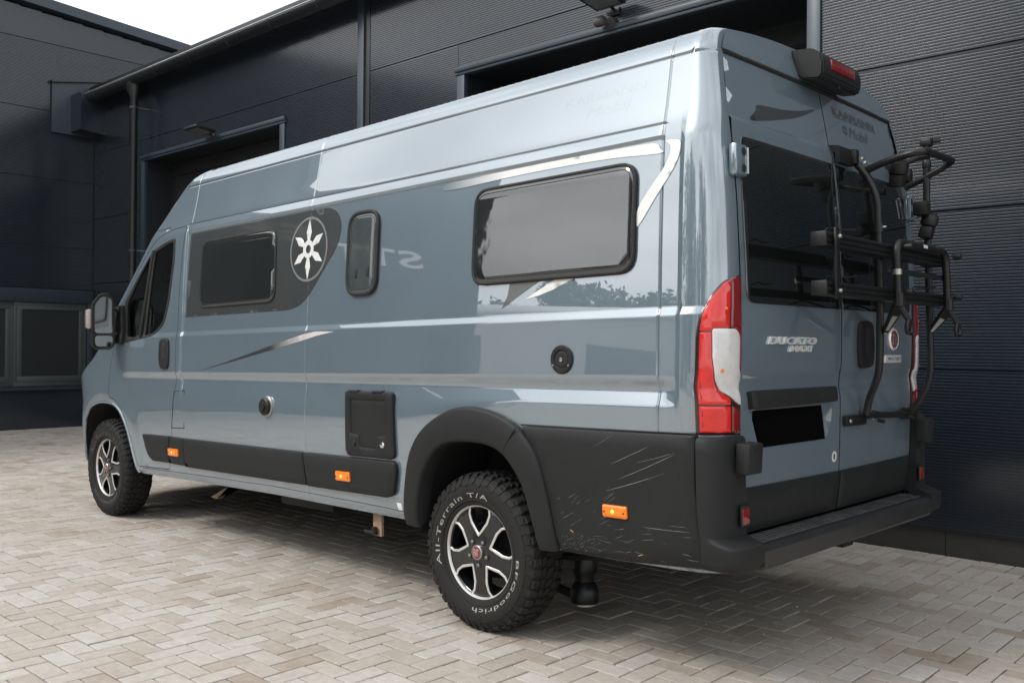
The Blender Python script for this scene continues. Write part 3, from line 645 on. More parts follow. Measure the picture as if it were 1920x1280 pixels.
# dark shell behind panel gaps, wheel housings, floor
MB().prism([(-4.62, .47), (-.12, .47), (-.12, .55), (-4.62, .55)], -.975, .975, lambda p, q, t: (p, t, q)).build('underbody', 'liner', van, False) if False else None
for a, b in ((-4.78, -1.74), (-.84, -.06)): MB().box(a, b, -.965, .965, .455, .50).build('underbody', 'liner', van, False)
MB().box(-5.9, -.06, -.62, .62, .42, .52).build('chassis', 'liner', van, False)
def arch_liner(arch, name):
    for s in (-1, 1):
        vv = [(x, s*y, z) for x, z in arch for y in (.985, .60)]+[]
        vv = []
        for x, z in arch:
            w0 = float(w_side(np.array([x]), np.array([max(z, .45)]))[0]); vv += [(x, s*(w0-.004), z), (x, s*.58, z)]
        n = len(arch); ff = [(2*i, 2*i+1, 2*i+3, 2*i+2) for i in range(n-1)]; vv += [(x, s*.58, z) for x, z in arch]; ff.append(tuple(range(2*n, 3*n)))
        MB().add(vv, ff).build(name, 'liner', van, True, 40)
arch_liner(REAR_ARCH, 'wheel_housing'); arch_liner(FRONT_ARCH, 'wheel_housing')
fa = [p for p in FRONT_ARCH if p[1] > .44]
MB().tube(list(on(mapS, fa, -.004)), .012, 8).build('wing_lip', 'paint', van)
ins_ = MB()
for off_ in (-.02,):
    A_ = on(mapS, inset(DOOR, -.03), off_); B_ = on(mapS, inset(DOOR, .04), off_); n = len(A_); ins_.add(list(A_)+list(B_), [(i, (i+1) % n, n+(i+1) % n, n+i) for i in range(n)])
ins_.build('door_seal', 'rubber', van)
# ---- cab door
door = patch('cab_door', mapS, DOOR, 'paint', van, [DWIN], .05, [x for x in XS if x < -4.1], ZS, sharp=None)
dr = flipY(door, 'cab_door')
G_MAIN = rpoly([(-4.272, 2.066), (-4.335, 2.063), (-4.535, 2.016), (-4.632, 1.430), (-4.52, 1.442), (-4.372, 1.518), (-4.312, 1.67), (-4.268, 1.93)], [.02, .02, .02, .01, .05, .05, .04, .03])
G_QUART = rpoly([(-4.604, 2.000), (-4.800, 1.818), (-4.945, 1.665), (-4.925, 1.430), (-4.760, 1.422), (-4.712, 1.46)], [.03, .02, .04, .03, .03, .03])
for dd, s in ((door, 1), (dr, -1)):
    fr = plate('window_frame', mapS, DWIN, 'rubber', dd, .003, .002, .012, [G_MAIN, G_QUART], .04)
    g1 = patch('window_glass', mapS, inset(G_MAIN, -.006), 'cab_glass', dd, (), .06, off=-.006); g2 = patch('quarter_glass', mapS, inset(G_QUART, -.006), 'cab_glass', dd, (), .06, off=-.006)
    bar = MB().tube(list(on(mapS, [(-4.556, 2.03), (-4.62, 1.75), (-4.688, 1.42)], .004)), .013, 8).build('window_divider', 'rubber', dd)
    hd = plate('door_handle', mapS, rpoly([(-4.372, 1.405), (-4.250, 1.407), (-4.236, 1.30), (-4.243, 1.200), (-4.345, 1.195), (-4.378, 1.26)], [.04, .03, .05, .03, .03, .04]), 'cladding', dd, .016, .008, .004, step=.03)
    hs_ = plate('handle_grip', mapS, rpoly([(-4.325, 1.375), (-4.278, 1.375), (-4.270, 1.262), (-4.318, 1.258)], .018), 'rubber', dd, .0175, .002, 0, step=.03)
    if s < 0:
        for o in (fr, g1, g2, bar, hd, hs_):
            for v in o.data.vertices: v.co.y = -v.co.y
            o.data.flip_normals()
# cab interior seen through the door glass
MB().box(-5.4, -4.15, -.88, .88, .62, .68).build('cab_floor', 'seat', van, False)
MB().box(-4.30, -4.22, -.90, .90, .6, 1.0).build('cab_partition', 'seat', van, False)
MB().prism([(-5.45, .9), (-4.95, .9), (-4.92, 1.30), (-5.10, 1.42), (-5.42, 1.36)], -.9, .9, lambda p, q, t: (p, t, q)).build('dashboard', 'seat', van)
for y in (-.50, .50):
    MB().box(-4.55, -4.40, y-.24, y+.24, .95, 1.62, .05).box(-4.95, -4.45, y-.24, y+.24, .82, 1.0, .04).box(-4.52, -4.42, y-.13, y+.13, 1.64, 1.84, .04).build('seat', 'seat', van)
a = [(-4.93+.05*math.cos(q)*0-.16*math.cos(q)*.35, -.5+.19*math.sin(q), 1.33+.17*math.cos(q)) for q in np.linspace(0, 2*math.pi, 25)]
MB().tube(a, .016, 8, cap=False).build('steering_wheel', 'plastic_black', van)
MB().box(-4.13, -4.08, -.90, .90, .6, 2.35).build('cab_bulkhead', 'seat', van, False)
# filler flap
FL = rpoly([(-4.185, 1.050), (-4.052, 1.053), (-4.052, .806), (-4.226, .801), (-4.204, .93)], [.004, .004, .004, .004, .03])
ring('flap_gap', mapSd, FL, 'rubber', van, .0028, .0002)

# ---- plastic cladding strips on the flank
def clad(name, pts, r, h=.016, m='cladding', mp=mapSf, b=.006, **k): return plate(name, mp, rpoly(pts, r), m, van, h, b, .008, step=.07, **k)
clad('door_cladding', [(-4.655, .738), (-4.250, .742), (-4.276, .561), (-4.535, .559), (-4.600, .606)], [.012, .004, .004, .04, .05])
clad('sill_cladding', [(-4.240, .741), (-4.052, .738), (-4.042, .556), (-4.266, .560)], [.004, .004, .004, .004])
clad('side_cladding', [(-4.043, .738), (-2.652, .738), (-2.634, .556), (-4.030, .553)], [.004, .008, .008, .004], .02)
clad('side_cladding', [(-2.641, .738), (-1.835, .742), (-1.828, .70), (-1.858, .580), (-1.90, .558), (-2.615, .555)], [.008, .02, .02, .03, .03, .008], .024)
# sill edge line
ring('sill_seam', mapSf, [(-4.75, .492), (-4.0, .505), (-3.0, .515), (-2.0, .500), (-1.79, .493)], 'rubber', van, .0022, -.0008, closed=False)
# rear wheel-arch flare
FO = smooth_open([(-1.785, .452), (-1.782, .50), (-1.762, .622), (-1.711, .797), (-1.605, .924), (-1.44, 1.010), (-1.308, 1.036), (-1.183, 1.027), (-1.074, 1.0), (-.98, .956), (-.893, .875), (-.850, .787), (-.810, .644), (-.786, .499), (-.782, .452)], 4)
FI = smooth_open([(-1.672, .452), (-1.668, .50), (-1.642, .615), (-1.602, .712), (-1.515, .818), (-1.43, .860), (-1.30, .874), (-1.16, .868), (-1.067, .835), (-.995, .765), (-.946, .69), (-.908, .567), (-.890, .499), (-.886, .452)], 4)
def even(p, n):
    p = np.array(p); s_ = np.r_[0, np.cumsum(np.hypot(*np.diff(p, axis=0).T))]; t = np.linspace(0, s_[-1], n); return np.stack([np.interp(t, s_, p[:, 0]), np.interp(t, s_, p[:, 1])], 1)
n = 60; vv = []; Fo = even(FO, n); Fi = even(FI, n)
prof = [(0., -.006), (0.0, .020), (.03, .029), (.10, .034), (.45, .040), (.86, .042), (.95, .039), (1., .030), (1.0, -.05)]
for i in range(n):
    for t, h in prof: q = Fo[i]*(1-t)+Fi[i]*t; vv.append(tuple(on(mapSf, [q], h)[0]))
k = len(prof); MB().add(vv, [(i*k+j, i*k+j+1, (i+1)*k+j+1, (i+1)*k+j) for i in range(n-1) for j in range(k-1)]).build('arch_flare', 'cladding', van, True, 50)
# rear quarter cladding, follows the flare and sweeps back to the corner
RQ = [(-.968, .961), (-.60, .9625), (-.30, .9635), (-.082, .966), (-.088, .80), (-.078, .60), (-.064, .475), (-.40, .452), (-.78, .448), (-.79, .52), (-.816, .65), (-.856, .79), (-.90, .875)]
def lower_corner(u, z):                                                             # side surface that ends at x=-.06, for quarter cladding
    return mapSf(u, z)
plate('quarter_cladding', mapSf, rpoly(RQ, [.03, 0, 0, .006, 0, 0, .01, 0, .005, .02, .03, .03, .03]), 'cladding', van, .020, .008, .01, step=.06)
QC = smooth_open([(-.885, .905), (-.868, .868), (-.835, .848), (-.70, .840), (-.52, .834), (-.45, .832)]); MB().tube(list(on(mapSf, QC, .0172)), list(np.linspace(.0045, .0022, len(QC))), 6).build('quarter_crease', 'cladding', van, True, 60)
ring('flare_joint', mapSf, [(-.972, .953), (-.995, .930), (-1.03, .885), (-1.062, .838)], 'rubber', van, .0030, .0400, closed=False)
MB().tube(list(on(mapSf, [(-.80, .445), (-.5, .447), (-.2, .453), (-.10, .458)], -.012))+[(-.03, -.945, .466), (.01, -.90, .472), (.02, -.84, .475)], .016, 10).build('rear_sill', 'paint', van)
ring('quarter_gap', mapSf, [(-.972, .966), (-.60, .967), (-.30, .968), (-.085, .970)], 'rubber', van, .0035, .004, closed=False)
# scuffs on the quarter cladding
sc = MB(); sr = random.Random(3)
def scuff(x0, z0, x1, z1, wd):
    A_, B_, m_ = np.array([x0, z0]), np.array([x1, z1]), 4; Ls = math.hypot(x1-x0, z1-z0); nn = B_-A_; nn = np.array([-nn[1], nn[0]])/np.hypot(*nn); L = []
    for j in range(m_+1):
        t = j/m_; c_ = A_+(B_-A_)*t+nn*sr.uniform(-.0005, .0005)-nn*.05*Ls*t*(1-t)*.6; ww = wd*math.sin(math.pi*(.08+.84*t))*sr.uniform(.5, 1); L += [c_+nn*ww, c_-nn*ww]
    Q = on(mapSf, L, .0211); sc.add(list(Q), [(2*j, 2*j+1, 2*j+3, 2*j+2) for j in range(m_)])
for a in ((-.47, .835, -.285, .915, .0011), (-.44, .775, -.17, .890, .0013), (-.345, .848, -.165, .897, .0009), (-.50, .725, -.22, .815, .0012), (-.56, .895, -.46, .950, .0006), (-.325, .600, -.115, .605, .0012), (-.205, .62, -.13, .622, .001)): scuff(*a)
for _ in range(28):
    x, z = sr.uniform(-.77, -.40), sr.uniform(.475, .70); L = sr.uniform(.012, .075); an = R(sr.uniform(24, 36)-(.70-z)*75+(-.4-x)*20); scuff(x, z, x+L*math.cos(an), z+L*math.sin(an), sr.uniform(.0002, .0008))
for _ in range(18):
    x, z = sr.uniform(-.60, -.12), sr.uniform(.475, .60); L = sr.uniform(.01, .09); an = R(sr.uniform(-8, 10)); scuff(x, z, x+L*math.cos(an), z+L*math.sin(an), sr.uniform(.0003, .0009))
for _ in range(70):
    x, z = sr.uniform(-.76, -.55), sr.uniform(.465, .53); L = sr.uniform(.004, .014); an = R(sr.uniform(-20, 60)); scuff(x, z, x+L*math.cos(an), z+L*math.sin(an), .0005)
o = sc.build('scuff_mark', 'scratch', van, False); tag(o, 'pale scratches fanning across the dark rear quarter panel', kind='stuff')
o = MB().tube(list(on(mapSf, [(-.36, .487), (-.34, .492)], .022)), .0015, 5).tube(list(on(mapSf, [(-.70, .545), (-.685, .535)], .022)), .0015, 5).build('straw_bit', 'straw', van)
# ---- side marker lamps
def marker(x0, x1, z0, z1, h=.022):
    o = plate('side_marker', mapSf, rpoly([(x0, z0), (x1, z0), (x1, z1), (x0, z1)], .008), 'lens_orange', van, h+.012, .006, 0, step=.02)
    cx, cz = (x0+x1)/2, (z0+z1)/2
    c_ = on(mapSf, [(cx-.006, cz)], h+.0125)[0]; MB().lathe([(.001, -.003), (.007, -.0025), (.0095, 0)], 12, tuple(c_)).build('bulb', 'bulb', o)
    for d in (-.4, .4): c_ = on(mapSf, [(cx+d*(x1-x0), cz-.002)], h+.0115)[0]; MB().lathe([(.001, -.002), (.0035, -.002), (.0045, 0)], 8, tuple(c_)).build('screw', 'rubber', o)
marker(-4.255, -4.120, .615, .665, .016); marker(-2.327, -2.203, .614, .664, .024); marker(-.519, -.399, .622, .671, .02)
# ---- service hatch, flue vent, water inlet
HT = rpoly([(-2.238, 1.090), (-1.846, 1.090), (-1.840, .775), (-1.862, .752), (-2.225, .750), (-2.245, .775)], [.02, .03, .02, .02, .02, .02])
ht = plate('service_hatch', mapSf, HT, 'cladding', van, .020, .007, .008, [rpoly([(-2.192, 1.046), (-1.900, 1.046), (-1.900, .868), (-1.975, .862), (-1.985, .800), (-2.115, .800), (-2.125, .862), (-2.192, .868)], .012)], .05)
plate('hatch_door', mapSf, rpoly([(-2.20, 1.052), (-1.892, 1.052), (-1.892, .79), (-2.20, .79)], .01), 'cladding', ht, .0125, .002, .004, step=.05)
for x, m_ in ((-2.16, 'rubber'), (-1.925, 'chrome')):
    c_ = on(mapSf, [(x, .822)], .021)[0]; MB().lathe([(.001, -.006), (.013, -.005), (.016, 0)], 16, tuple(c_)).build('hatch_lock', m_, ht)
for x in (-2.17, -1.97): plate('hatch_hinge', mapSf, [(x-.03, 1.083), (x+.05, 1.083), (x+.05, 1.095), (x-.03, 1.095)], 'rubber', ht, .024, .002, 0, step=.05)
def disc(name, x, z, prof, m, parent, off=0., nseg=28): c_ = on(mapS, [(x, z)], off)[0]; return MB().lathe([(r_, -a) for r_, a in prof], nseg, tuple(c_)).build(name, m, parent, True, 40)
vt = disc('flue_vent', -3.022, .984, [(.060, -.004), (.060, .006), (.054, .010), (.040, .010)], 'steel', van)
disc('vent_cap', -3.026, .982, [(.05, .008), (.052, .022), (.044, .030), (.028, .031), (.026, .040), (.001, .042)], 'plastic_black', vt)
wi = disc('water_inlet', -.738, 1.249, [(.061, -.004), (.061, .006), (.056, .011), (.042, .011), (.036, .004), (.034, .002)], 'cladding', van)
disc('inlet_cap', -.738, 1.249, [(.036, -.002), (.036, .006), (.030, .009), (.020, .007), (.001, .008)], 'rubber', wi)
disc('lock', -.738, 1.249, [(.009, .006), (.009, .011), (.001, .0115)], 'chrome', wi)
for q in (90, 210, 330): disc('screw', -.738+.049*math.cos(R(q)), 1.249+.049*math.sin(R(q)), [(.0045, .010), (.0045, .0125), (.001, .013)], 'steel', wi, nseg=8)
plate('warning_sticker', mapSf, [(-1.862, .535), (-1.828, .535), (-1.820, .498), (-1.854, .498)], 'decal_white', van, .0012, .0004, 0)

# ---- foil graphics
def decal(name, pts, m, off=.0009, r=0, step=.05, us=None, holes=()):
    return patch(name, mapS, rpoly(pts, r) if r else pts, m, van, holes, step, None, ZS if us is None else None, off=off, sharp=None)
XD = sorted(set(list(np.round(np.arange(-4.05, -2.3, .045), 4))+[-2.6347+q for q in (-.010, -.0035, 0, .0035, .010)]))
patch('foil_panel', mapS, rpoly([(-4.045, 2.098), (-2.649, 2.098), (-2.475, 2.096), (-2.388, 2.064), (-2.343, 1.985), (-2.371, 1.88), (-2.62, 1.625), (-2.715, 1.563), (-2.834, 1.541), (-4.067, 1.543)], [0, 0, .05, .05, .06, .06, .06, .05, .05, 0]), 'decal_dark', van, (), .045, XD, None, .0016, None)
SC = (-2.652, 1.878)
def circ(r_, n=40): return [(SC[0]+r_*math.cos(2*math.pi*k/n), SC[1]+r_*math.sin(2*math.pi*k/n)) for k in range(n)]
hl = patch('emblem_ring', mapSd, circ(.184), 'decal_halo', van, [circ(.171)], .03, off=.0026, sharp=None)
patch('emblem_hub', mapSd, circ(.052), 'decal_white', van, [circ(.024)], .012, off=.0034, sharp=None)
for k in range(6):
    q = R(90+60*k); L = .172 if k % 3 == 0 else .158; dx, dz = math.cos(q), math.sin(q)
    pt = [(SC[0]+dx*a-dz*b, SC[1]+dz*a+dx*b) for a, b in ((.046, -.011), (.098, -.025), (L, 0), (.098, .025), (.046, .011))]
    patch('emblem_petal', mapSd, pt, 'decal_white' , van, (), .02, off=.0030, sharp=None)
sl = [(-3.844, 1.186), (-3.45, 1.253), (-3.155, 1.308), (-2.90, 1.356), (-2.66, 1.398), (-2.536, 1.411), (-2.367, 1.406), (-2.535, 1.386), (-2.659, 1.364), (-2.90, 1.326), (-3.154, 1.288), (-3.45, 1.243)]
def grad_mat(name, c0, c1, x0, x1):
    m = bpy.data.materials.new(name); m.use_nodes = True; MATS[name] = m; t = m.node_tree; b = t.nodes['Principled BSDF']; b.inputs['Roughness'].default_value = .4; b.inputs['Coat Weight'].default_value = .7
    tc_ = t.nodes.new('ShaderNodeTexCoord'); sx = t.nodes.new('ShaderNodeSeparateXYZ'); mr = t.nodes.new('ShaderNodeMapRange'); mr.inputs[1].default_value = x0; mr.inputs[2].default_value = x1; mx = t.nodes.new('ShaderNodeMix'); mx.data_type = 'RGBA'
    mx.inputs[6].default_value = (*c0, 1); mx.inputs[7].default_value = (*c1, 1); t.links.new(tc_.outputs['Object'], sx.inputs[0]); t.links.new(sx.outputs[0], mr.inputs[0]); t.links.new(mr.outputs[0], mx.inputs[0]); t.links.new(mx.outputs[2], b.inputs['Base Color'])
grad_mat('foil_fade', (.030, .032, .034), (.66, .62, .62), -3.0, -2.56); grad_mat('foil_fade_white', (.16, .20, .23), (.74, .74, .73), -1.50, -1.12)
patch('foil_slash', mapSd, sl, 'foil_fade', van, (), .04, None, None, .0012, None)
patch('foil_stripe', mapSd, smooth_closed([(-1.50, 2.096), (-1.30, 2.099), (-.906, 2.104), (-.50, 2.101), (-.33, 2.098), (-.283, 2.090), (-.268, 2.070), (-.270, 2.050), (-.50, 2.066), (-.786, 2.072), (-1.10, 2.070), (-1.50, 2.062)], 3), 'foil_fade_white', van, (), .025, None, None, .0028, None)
patch('foil_swoosh', mapSd, smooth_closed([(-.242, 2.097), (-.204, 2.096), (-.176, 2.086), (-.174, 2.052), (-.20, 1.986), (-.285, 1.876), (-.366, 1.772), (-.368, 1.84), (-.31, 1.92), (-.247, 1.993), (-.221, 2.045), (-.222, 2.077)], 3), 'decal_white', van, (), .015, None, None, .0028, None)
patch('foil_fin', mapS, [(-1.06, 1.60), (-.86, 1.60), (-.99, 1.538), (-1.111, 1.477), (-1.076, 1.532)], 'decal_grey', van, (), .03, None, None, .0014, None)
patch('foil_fin', mapS, [(-.969, 1.512), (-.775, 1.60), (-.66, 1.60), (-.80, 1.548), (-.88, 1.527)], 'decal_white', van, (), .03, None, None, .0016, None)
text_on('ghost_lettering', mapS, 'KARMANN', -.58, 2.352, .43, .036, 'paint_ghost', van, .0003, 0, .015)
text_on('ghost_lettering', mapS, 'Mobil', -.55, 2.288, .24, .050, 'paint_ghost', van, .0003, 0, .0, .3)

# ---- camper windows
def camper_window(name, outer, glass_in, gm, frame_h=.020, hb=.014):
    f_ = plate(name, mapS, outer, 'rubber', van, frame_h, .005, .008, [inset(outer, glass_in)], .05)
    g_ = plate('pane', mapS, inset(outer, glass_in-.004), gm, f_, hb, .004, .006, (), .05, sharp=60)
    ring('seal', mapS, inset(outer, glass_in+.012), 'rubber', g_, .0016, hb, closed=True)
    return f_
camper_window('front_side_window', rpoly([(-3.875, 2.034), (-2.985, 2.034), (-2.972, 1.592), (-3.885, 1.592)], .085), .014, 'acrylic', .010, .008)
sw = camper_window('narrow_side_window', rpoly([(-2.273, 2.040), (-2.006, 2.040), (-2.008, 1.588), (-2.276, 1.588)], .095), .020, 'acrylic_clear', .018, .012)
for x in (-2.185, -2.085): plate('window_catch', mapS, rpoly([(x-.01, 1.735), (x+.01, 1.735), (x+.01, 1.685), (x-.01, 1.685)], .006), 'rubber', sw, .0152, .001, 0, step=.02)
camper_window('rear_side_window', rpoly([(-1.298, 2.037), (-.370, 2.037), (-.372, 1.588), (-1.303, 1.588)], .085), .016, 'acrylic', .016, .013)

# ---- rear doors (y, z)
def rear_door(s):
    e = .0035; out = [(s*e, 2.452), (s*.800, 2.452), (s*.841, 2.18), (s*.841, 1.5), (s*.836, .95), (s*.834, .575), (s*e, .575)]
    if s > 0: out = out[::-1]
    PLATE = rpoly([(-.772, 1.052), (-.082, 1.052), (-.086, .965), (-.145, .893), (-.700, .893)], [.02, .02, .06, .05, .02])
    zs = sorted(set(np.round(np.concatenate([np.arange(.575, 2.45, .05), np.linspace(1.08, 1.22, 12), np.linspace(2.165, 2.20, 8)]), 4)))
    d = patch('rear_door', mapR, rpoly(out, .012), 'paint', van, [PLATE] if s < 0 else [], .05, None, zs, 0., None)
    if s < 0: d['label'] = 'left rear door with number plate recess and model lettering'
    else: d['label'] = 'right rear door with handle, carrying the bike rack'
    gl = rpoly([(s*.010, 2.112), (s*.800, 2.112), (s*.812, 1.80), (s*.806, 1.462), (s*.010, 1.462)] if s < 0 else [(s*.010, 1.462), (s*.806, 1.462), (s*.812, 1.80), (s*.800, 2.112), (s*.010, 2.112)], [.01, .05, .05, .05, .01] if s < 0 else [.01, .05, .05, .05, .01])
    plate('rear_window', mapR, gl, 'rear_glass', d, .004, .002, .004, (), .06)
    cl_ = [(s*.008, .748), (s*.826, .752), (s*.824, .580), (s*.008, .578)]
    plate('door_cladding', mapR, rpoly(cl_, .006), 'cladding_dark', d, .012, .005, .006, (), .06)
    return d, PLATE
dl, PL = rear_door(-1); drr, _ = rear_door(1)
# dark gap behind the doors
gp = MB()
for y0, y1, z0, z1 in ((-.03, .03, .56, 2.46), (-.86, -.80, .56, 2.46), (.80, .86, .56, 2.46)):
    zz = np.linspace(z0, z1, 30); L = []
    for z in zz: x = float(_xd(np.array([z]))[0])-.035; L += [(x, y0, z), (x, y1, z)]
    gp.add(L, [(2*i, 2*i+1, 2*i+3, 2*i+2) for i in range(29)])
gp.build('door_gap', 'rubber', van)
# plate recess, plate, number-plate lamp strip
pi_ = resample(PL, .04); po = inset(PL, .028); po = [p for p in po]
pl_ = resample(PL, .03); ii = inset(pl_, .022); A_ = on(mapR, pl_, 0.); B_ = on(mapR, ii, -.030); n = len(pl_)
rc = MB().add(list(A_)+list(B_), [(i, (i+1) % n, n+(i+1) % n, n+i) for i in range(n)]).build('plate_recess', 'paint', dl, True, 40)
if area(pl_) > 0: pass
patch('recess_floor', mapR, ii, 'paint', dl, (), .06, off=-.030)
plate('number_plate', mapR, [(-.750, 1.046), (-.190, 1.046), (-.150, .900), (-.700, .900)], 'plate_black', dl, .003, .001, .020, (), .1)
plate('plate_lamp_strip', mapR, rpoly([(-.788, 1.120), (-.074, 1.120), (-.074, 1.060), (-.780, 1.052)], .012), 'cladding', dl, .030, .010, .006, (), .06)
text_on('model_lettering', mapR, 'DUCATO', -.452, 1.320, .40, .031, 'badge_chrome', dl, .004, .004, .03, .22)
text_on('model_lettering', mapR, 'MAXI', -.386, 1.288, .195, .026, 'badge_chrome', dl, .004, .004, .03, .22)
patch('foil_fin', mapR, smooth_closed([(-.676, 2.195), (-.62, 2.245), (-.597, 2.272), (-.396, 2.290), (-.231, 2.316), (-.068, 2.354), (-.241, 2.288), (-.45, 2.236)], 3), 'decal_dark', dl, (), .03, None, None, .0015, None)
stk = patch('round_sticker', mapR, [(-.055+.024*math.cos(q), .815+.024*math.sin(q)) for q in np.linspace(0, 2*math.pi, 20)[:-1]], 'decal_white', dl, (), .02, None, None, .0015, None)
patch('sticker_print', mapR, [(-.055+.010*math.cos(q), .815+.015*math.sin(q)) for q in np.linspace(0, 2*math.pi, 9)[:-1]], 'lettering_dark', dl, (), .02, None, None, .0022, None)
text_on('foil_lettering', mapR, 'KARMANN', .345, 2.383, .47, .038, 'lettering_dark', drr, .0015, 0, .02)
patch('foil_line', mapR, [(.115, 2.358), (.590, 2.362), (.590, 2.359), (.115, 2.355)], 'lettering_dark', drr, (), .05, None, None, .0015, None)
text_on('foil_lettering', mapR, 'Mobil', .365, 2.306, .22, .052, 'lettering_dark', drr, .0015, 0, .0, .3)
for q in range(6):
    c_ = (.215+.018*math.cos(R(60*q+30)), 2.308+.018*math.sin(R(60*q+30))); patch('foil_emblem', mapR, [(c_[0]+.009*math.cos(R(a)), c_[1]+.009*math.sin(R(a))) for a in range(0, 360, 60)], 'lettering_dark', drr, (), .02, None, None, .0015, None)
hd = plate('door_handle', mapR, rpoly([(.165, 1.405), (.225, 1.420), (.300, 1.412), (.316, 1.30), (.308, 1.205), (.175, 1.198), (.155, 1.30)], .03), 'plastic_black', drr, .022, .009, .004, (), .03)
plate('handle_grip', mapR, rpoly([(.205, 1.385), (.245, 1.385), (.245, 1.265), (.205, 1.265)], .016), 'liner', hd, .0235, .002, 0, (), .03)
bd = MB().lathe([(.001, 0), (.054, 0), (.056, .006), (.048, .012), (.044, .010), (.001, .010)], 32, tuple(on(mapR, [(.575, 1.336)], 0.)[0]), 'x').build('round_badge', 'badge_chrome', drr)
MB().lathe([(.001, .0125), (.042, .0108)], 28, tuple(on(mapR, [(.575, 1.336)], 0.)[0]), 'x').build('badge_face', 'hub_red', bd)
text_on('badge_lettering', mapR, 'FIAT', .575, 1.336, .052, .050, 'chrome', bd, .0145, .001, .0)
b2 = plate('engine_badge', mapR, rpoly([(.474, 1.259), (.686, 1.259), (.686, 1.221), (.474, 1.221)], .006), 'badge_chrome', drr, .006, .003, 0, (), .05)
text_on('badge_lettering', mapR, 'MULTIJET', .595, 1.240, .165, .018, 'lettering_dark', b2, .0068, 0, .01)
# hinges on the left and right posts
def hinge(y, z, s, m='paint', par=None):
    e_ = MB().box(-.012, .022, -.045, .045, -.062, .062, .012).build('door_hinge', m, par or van); p = on(mapR, [(s*.835, z)], 0.)[0]; e_.location = (p[0]+.012, s*.842, z)
    for dz in (-.032, .032): q = MB().lathe([(.001, .024), (.012, .024), (.017, .0225), (.017, .018)], 14, (0, -s*.012, dz), 'x').build('hinge_cap', 'rubber', e_)
    MB().tube([(.018, -s*.038, -.05), (.018, -s*.038, .05)], .010, 8).build('hinge_pin', 'paint', e_)
for s in (-1, 1): hinge(0, 2.005, s)
# ---- tail lamps
def tail_lamp(s):
    out = rpoly([(thu(22), .966), (thu(22), 1.20), (thu(22), 1.345), (thu(26.5), 1.405), (thu(36), 1.472), (thu(62), 1.543), (CUL, 1.566), (CUL, 1.2), (CUL, .962)], [.008, 0, .03, .03, .03, .03, .012, 0, .008])
    o = plate('tail_lamp', mapC, out, 'lens_frame', van, .010, .006, .006, (), .03, sharp=60); parts = [o]
    def lens(name, pts, m, h=.012, r=.008): q = plate(name, mapC, rpoly(pts, r), m, o, h, .002, 0, (), .025, sharp=60); parts.append(q); return q
    lens('brake_lens', [(thu(27.5), 1.353), (thu(45), 1.352), (thu(45), 1.364), (thu(69), 1.364), (thu(70), 1.543), (thu(60), 1.531), (thu(39), 1.468), (thu(31), 1.408)], 'lens_red', .0122, .006)
    lens('rear_lens', [(thu(27.5), 1.080), (thu(28), 1.347), (thu(43), 1.347), (thu(44), 1.25), (thu(49), 1.175), (thu(58), 1.125), (thu(73), 1.098), (thu(73), 1.076)], 'lens_red', .0122, .006)
    lens('fog_lens', [(thu(28), .976), (thu(28), 1.074), (thu(73), 1.070), (thu(73), .973)], 'lens_red', .0122, .006)
    lens('reflector_strip', [(thu(71), 1.364), (thu(71), 1.548), (CUL-.004, 1.560), (CUL-.004, 1.185), (thu(86), 1.205), (thu(86), 1.338), (thu(80), 1.362)], 'lens_red_dark', .0122, .006)
    lens('side_reflector', [(thu(75), .972), (thu(75), 1.072), (CUL-.004, 1.055), (CUL-.004, .970)], 'lens_red_dark', .0122, .006)
    wl = lens('reversing_lens', [(thu(44.2), 1.361), (thu(79), 1.361), (thu(84.8), 1.338), (thu(84.8), 1.206), (CUL-.004, 1.182), (CUL-.004, 1.070), (thu(74), 1.102), (thu(59), 1.128), (thu(50), 1.178), (thu(45.2), 1.25)], 'lens_clear', .0150, .012)
    c_ = on(mapC, [(thu(58), 1.205)], .0155)[0]; q = MB().lathe([(.001, .003), (.006, .0025), (.008, 0)], 12, (0, 0, 0), 'x').build('bulb', 'bulb_dim', o); q.location = c_; q.rotation_euler = (0, 0, R(-50)); parts.append(q)
    c_ = on(mapC, [(thu(63), 1.435)], .0125)[0]; q2 = MB().lathe([(.001, .003), (.005, .002), (.006, 0)], 12, (0, 0, 0), 'x').build('bulb', 'bulb_dim', o); q2.location = c_; q2.rotation_euler = (0, 0, R(-50)); parts.append(q2)
    for zz in (.995, 1.035, 1.10, 1.14):
        q3 = plate('lens_slot', mapC, [(thu(31), zz), (thu(32.6), zz), (thu(32.6), zz+.022), (thu(31), zz+.022)], 'lens_red_dark', o, .0126, .0004, 0, (), .02); parts.append(q3)
    if s > 0:
        for p in parts:
            if p.location.length > 0: p.location.y *= -1; p.rotation_euler.z *= -1; continue
            for v in p.data.vertices: v.co.y = -v.co.y
            p.data.flip_normals()
tail_lamp(-1); tail_lamp(1)
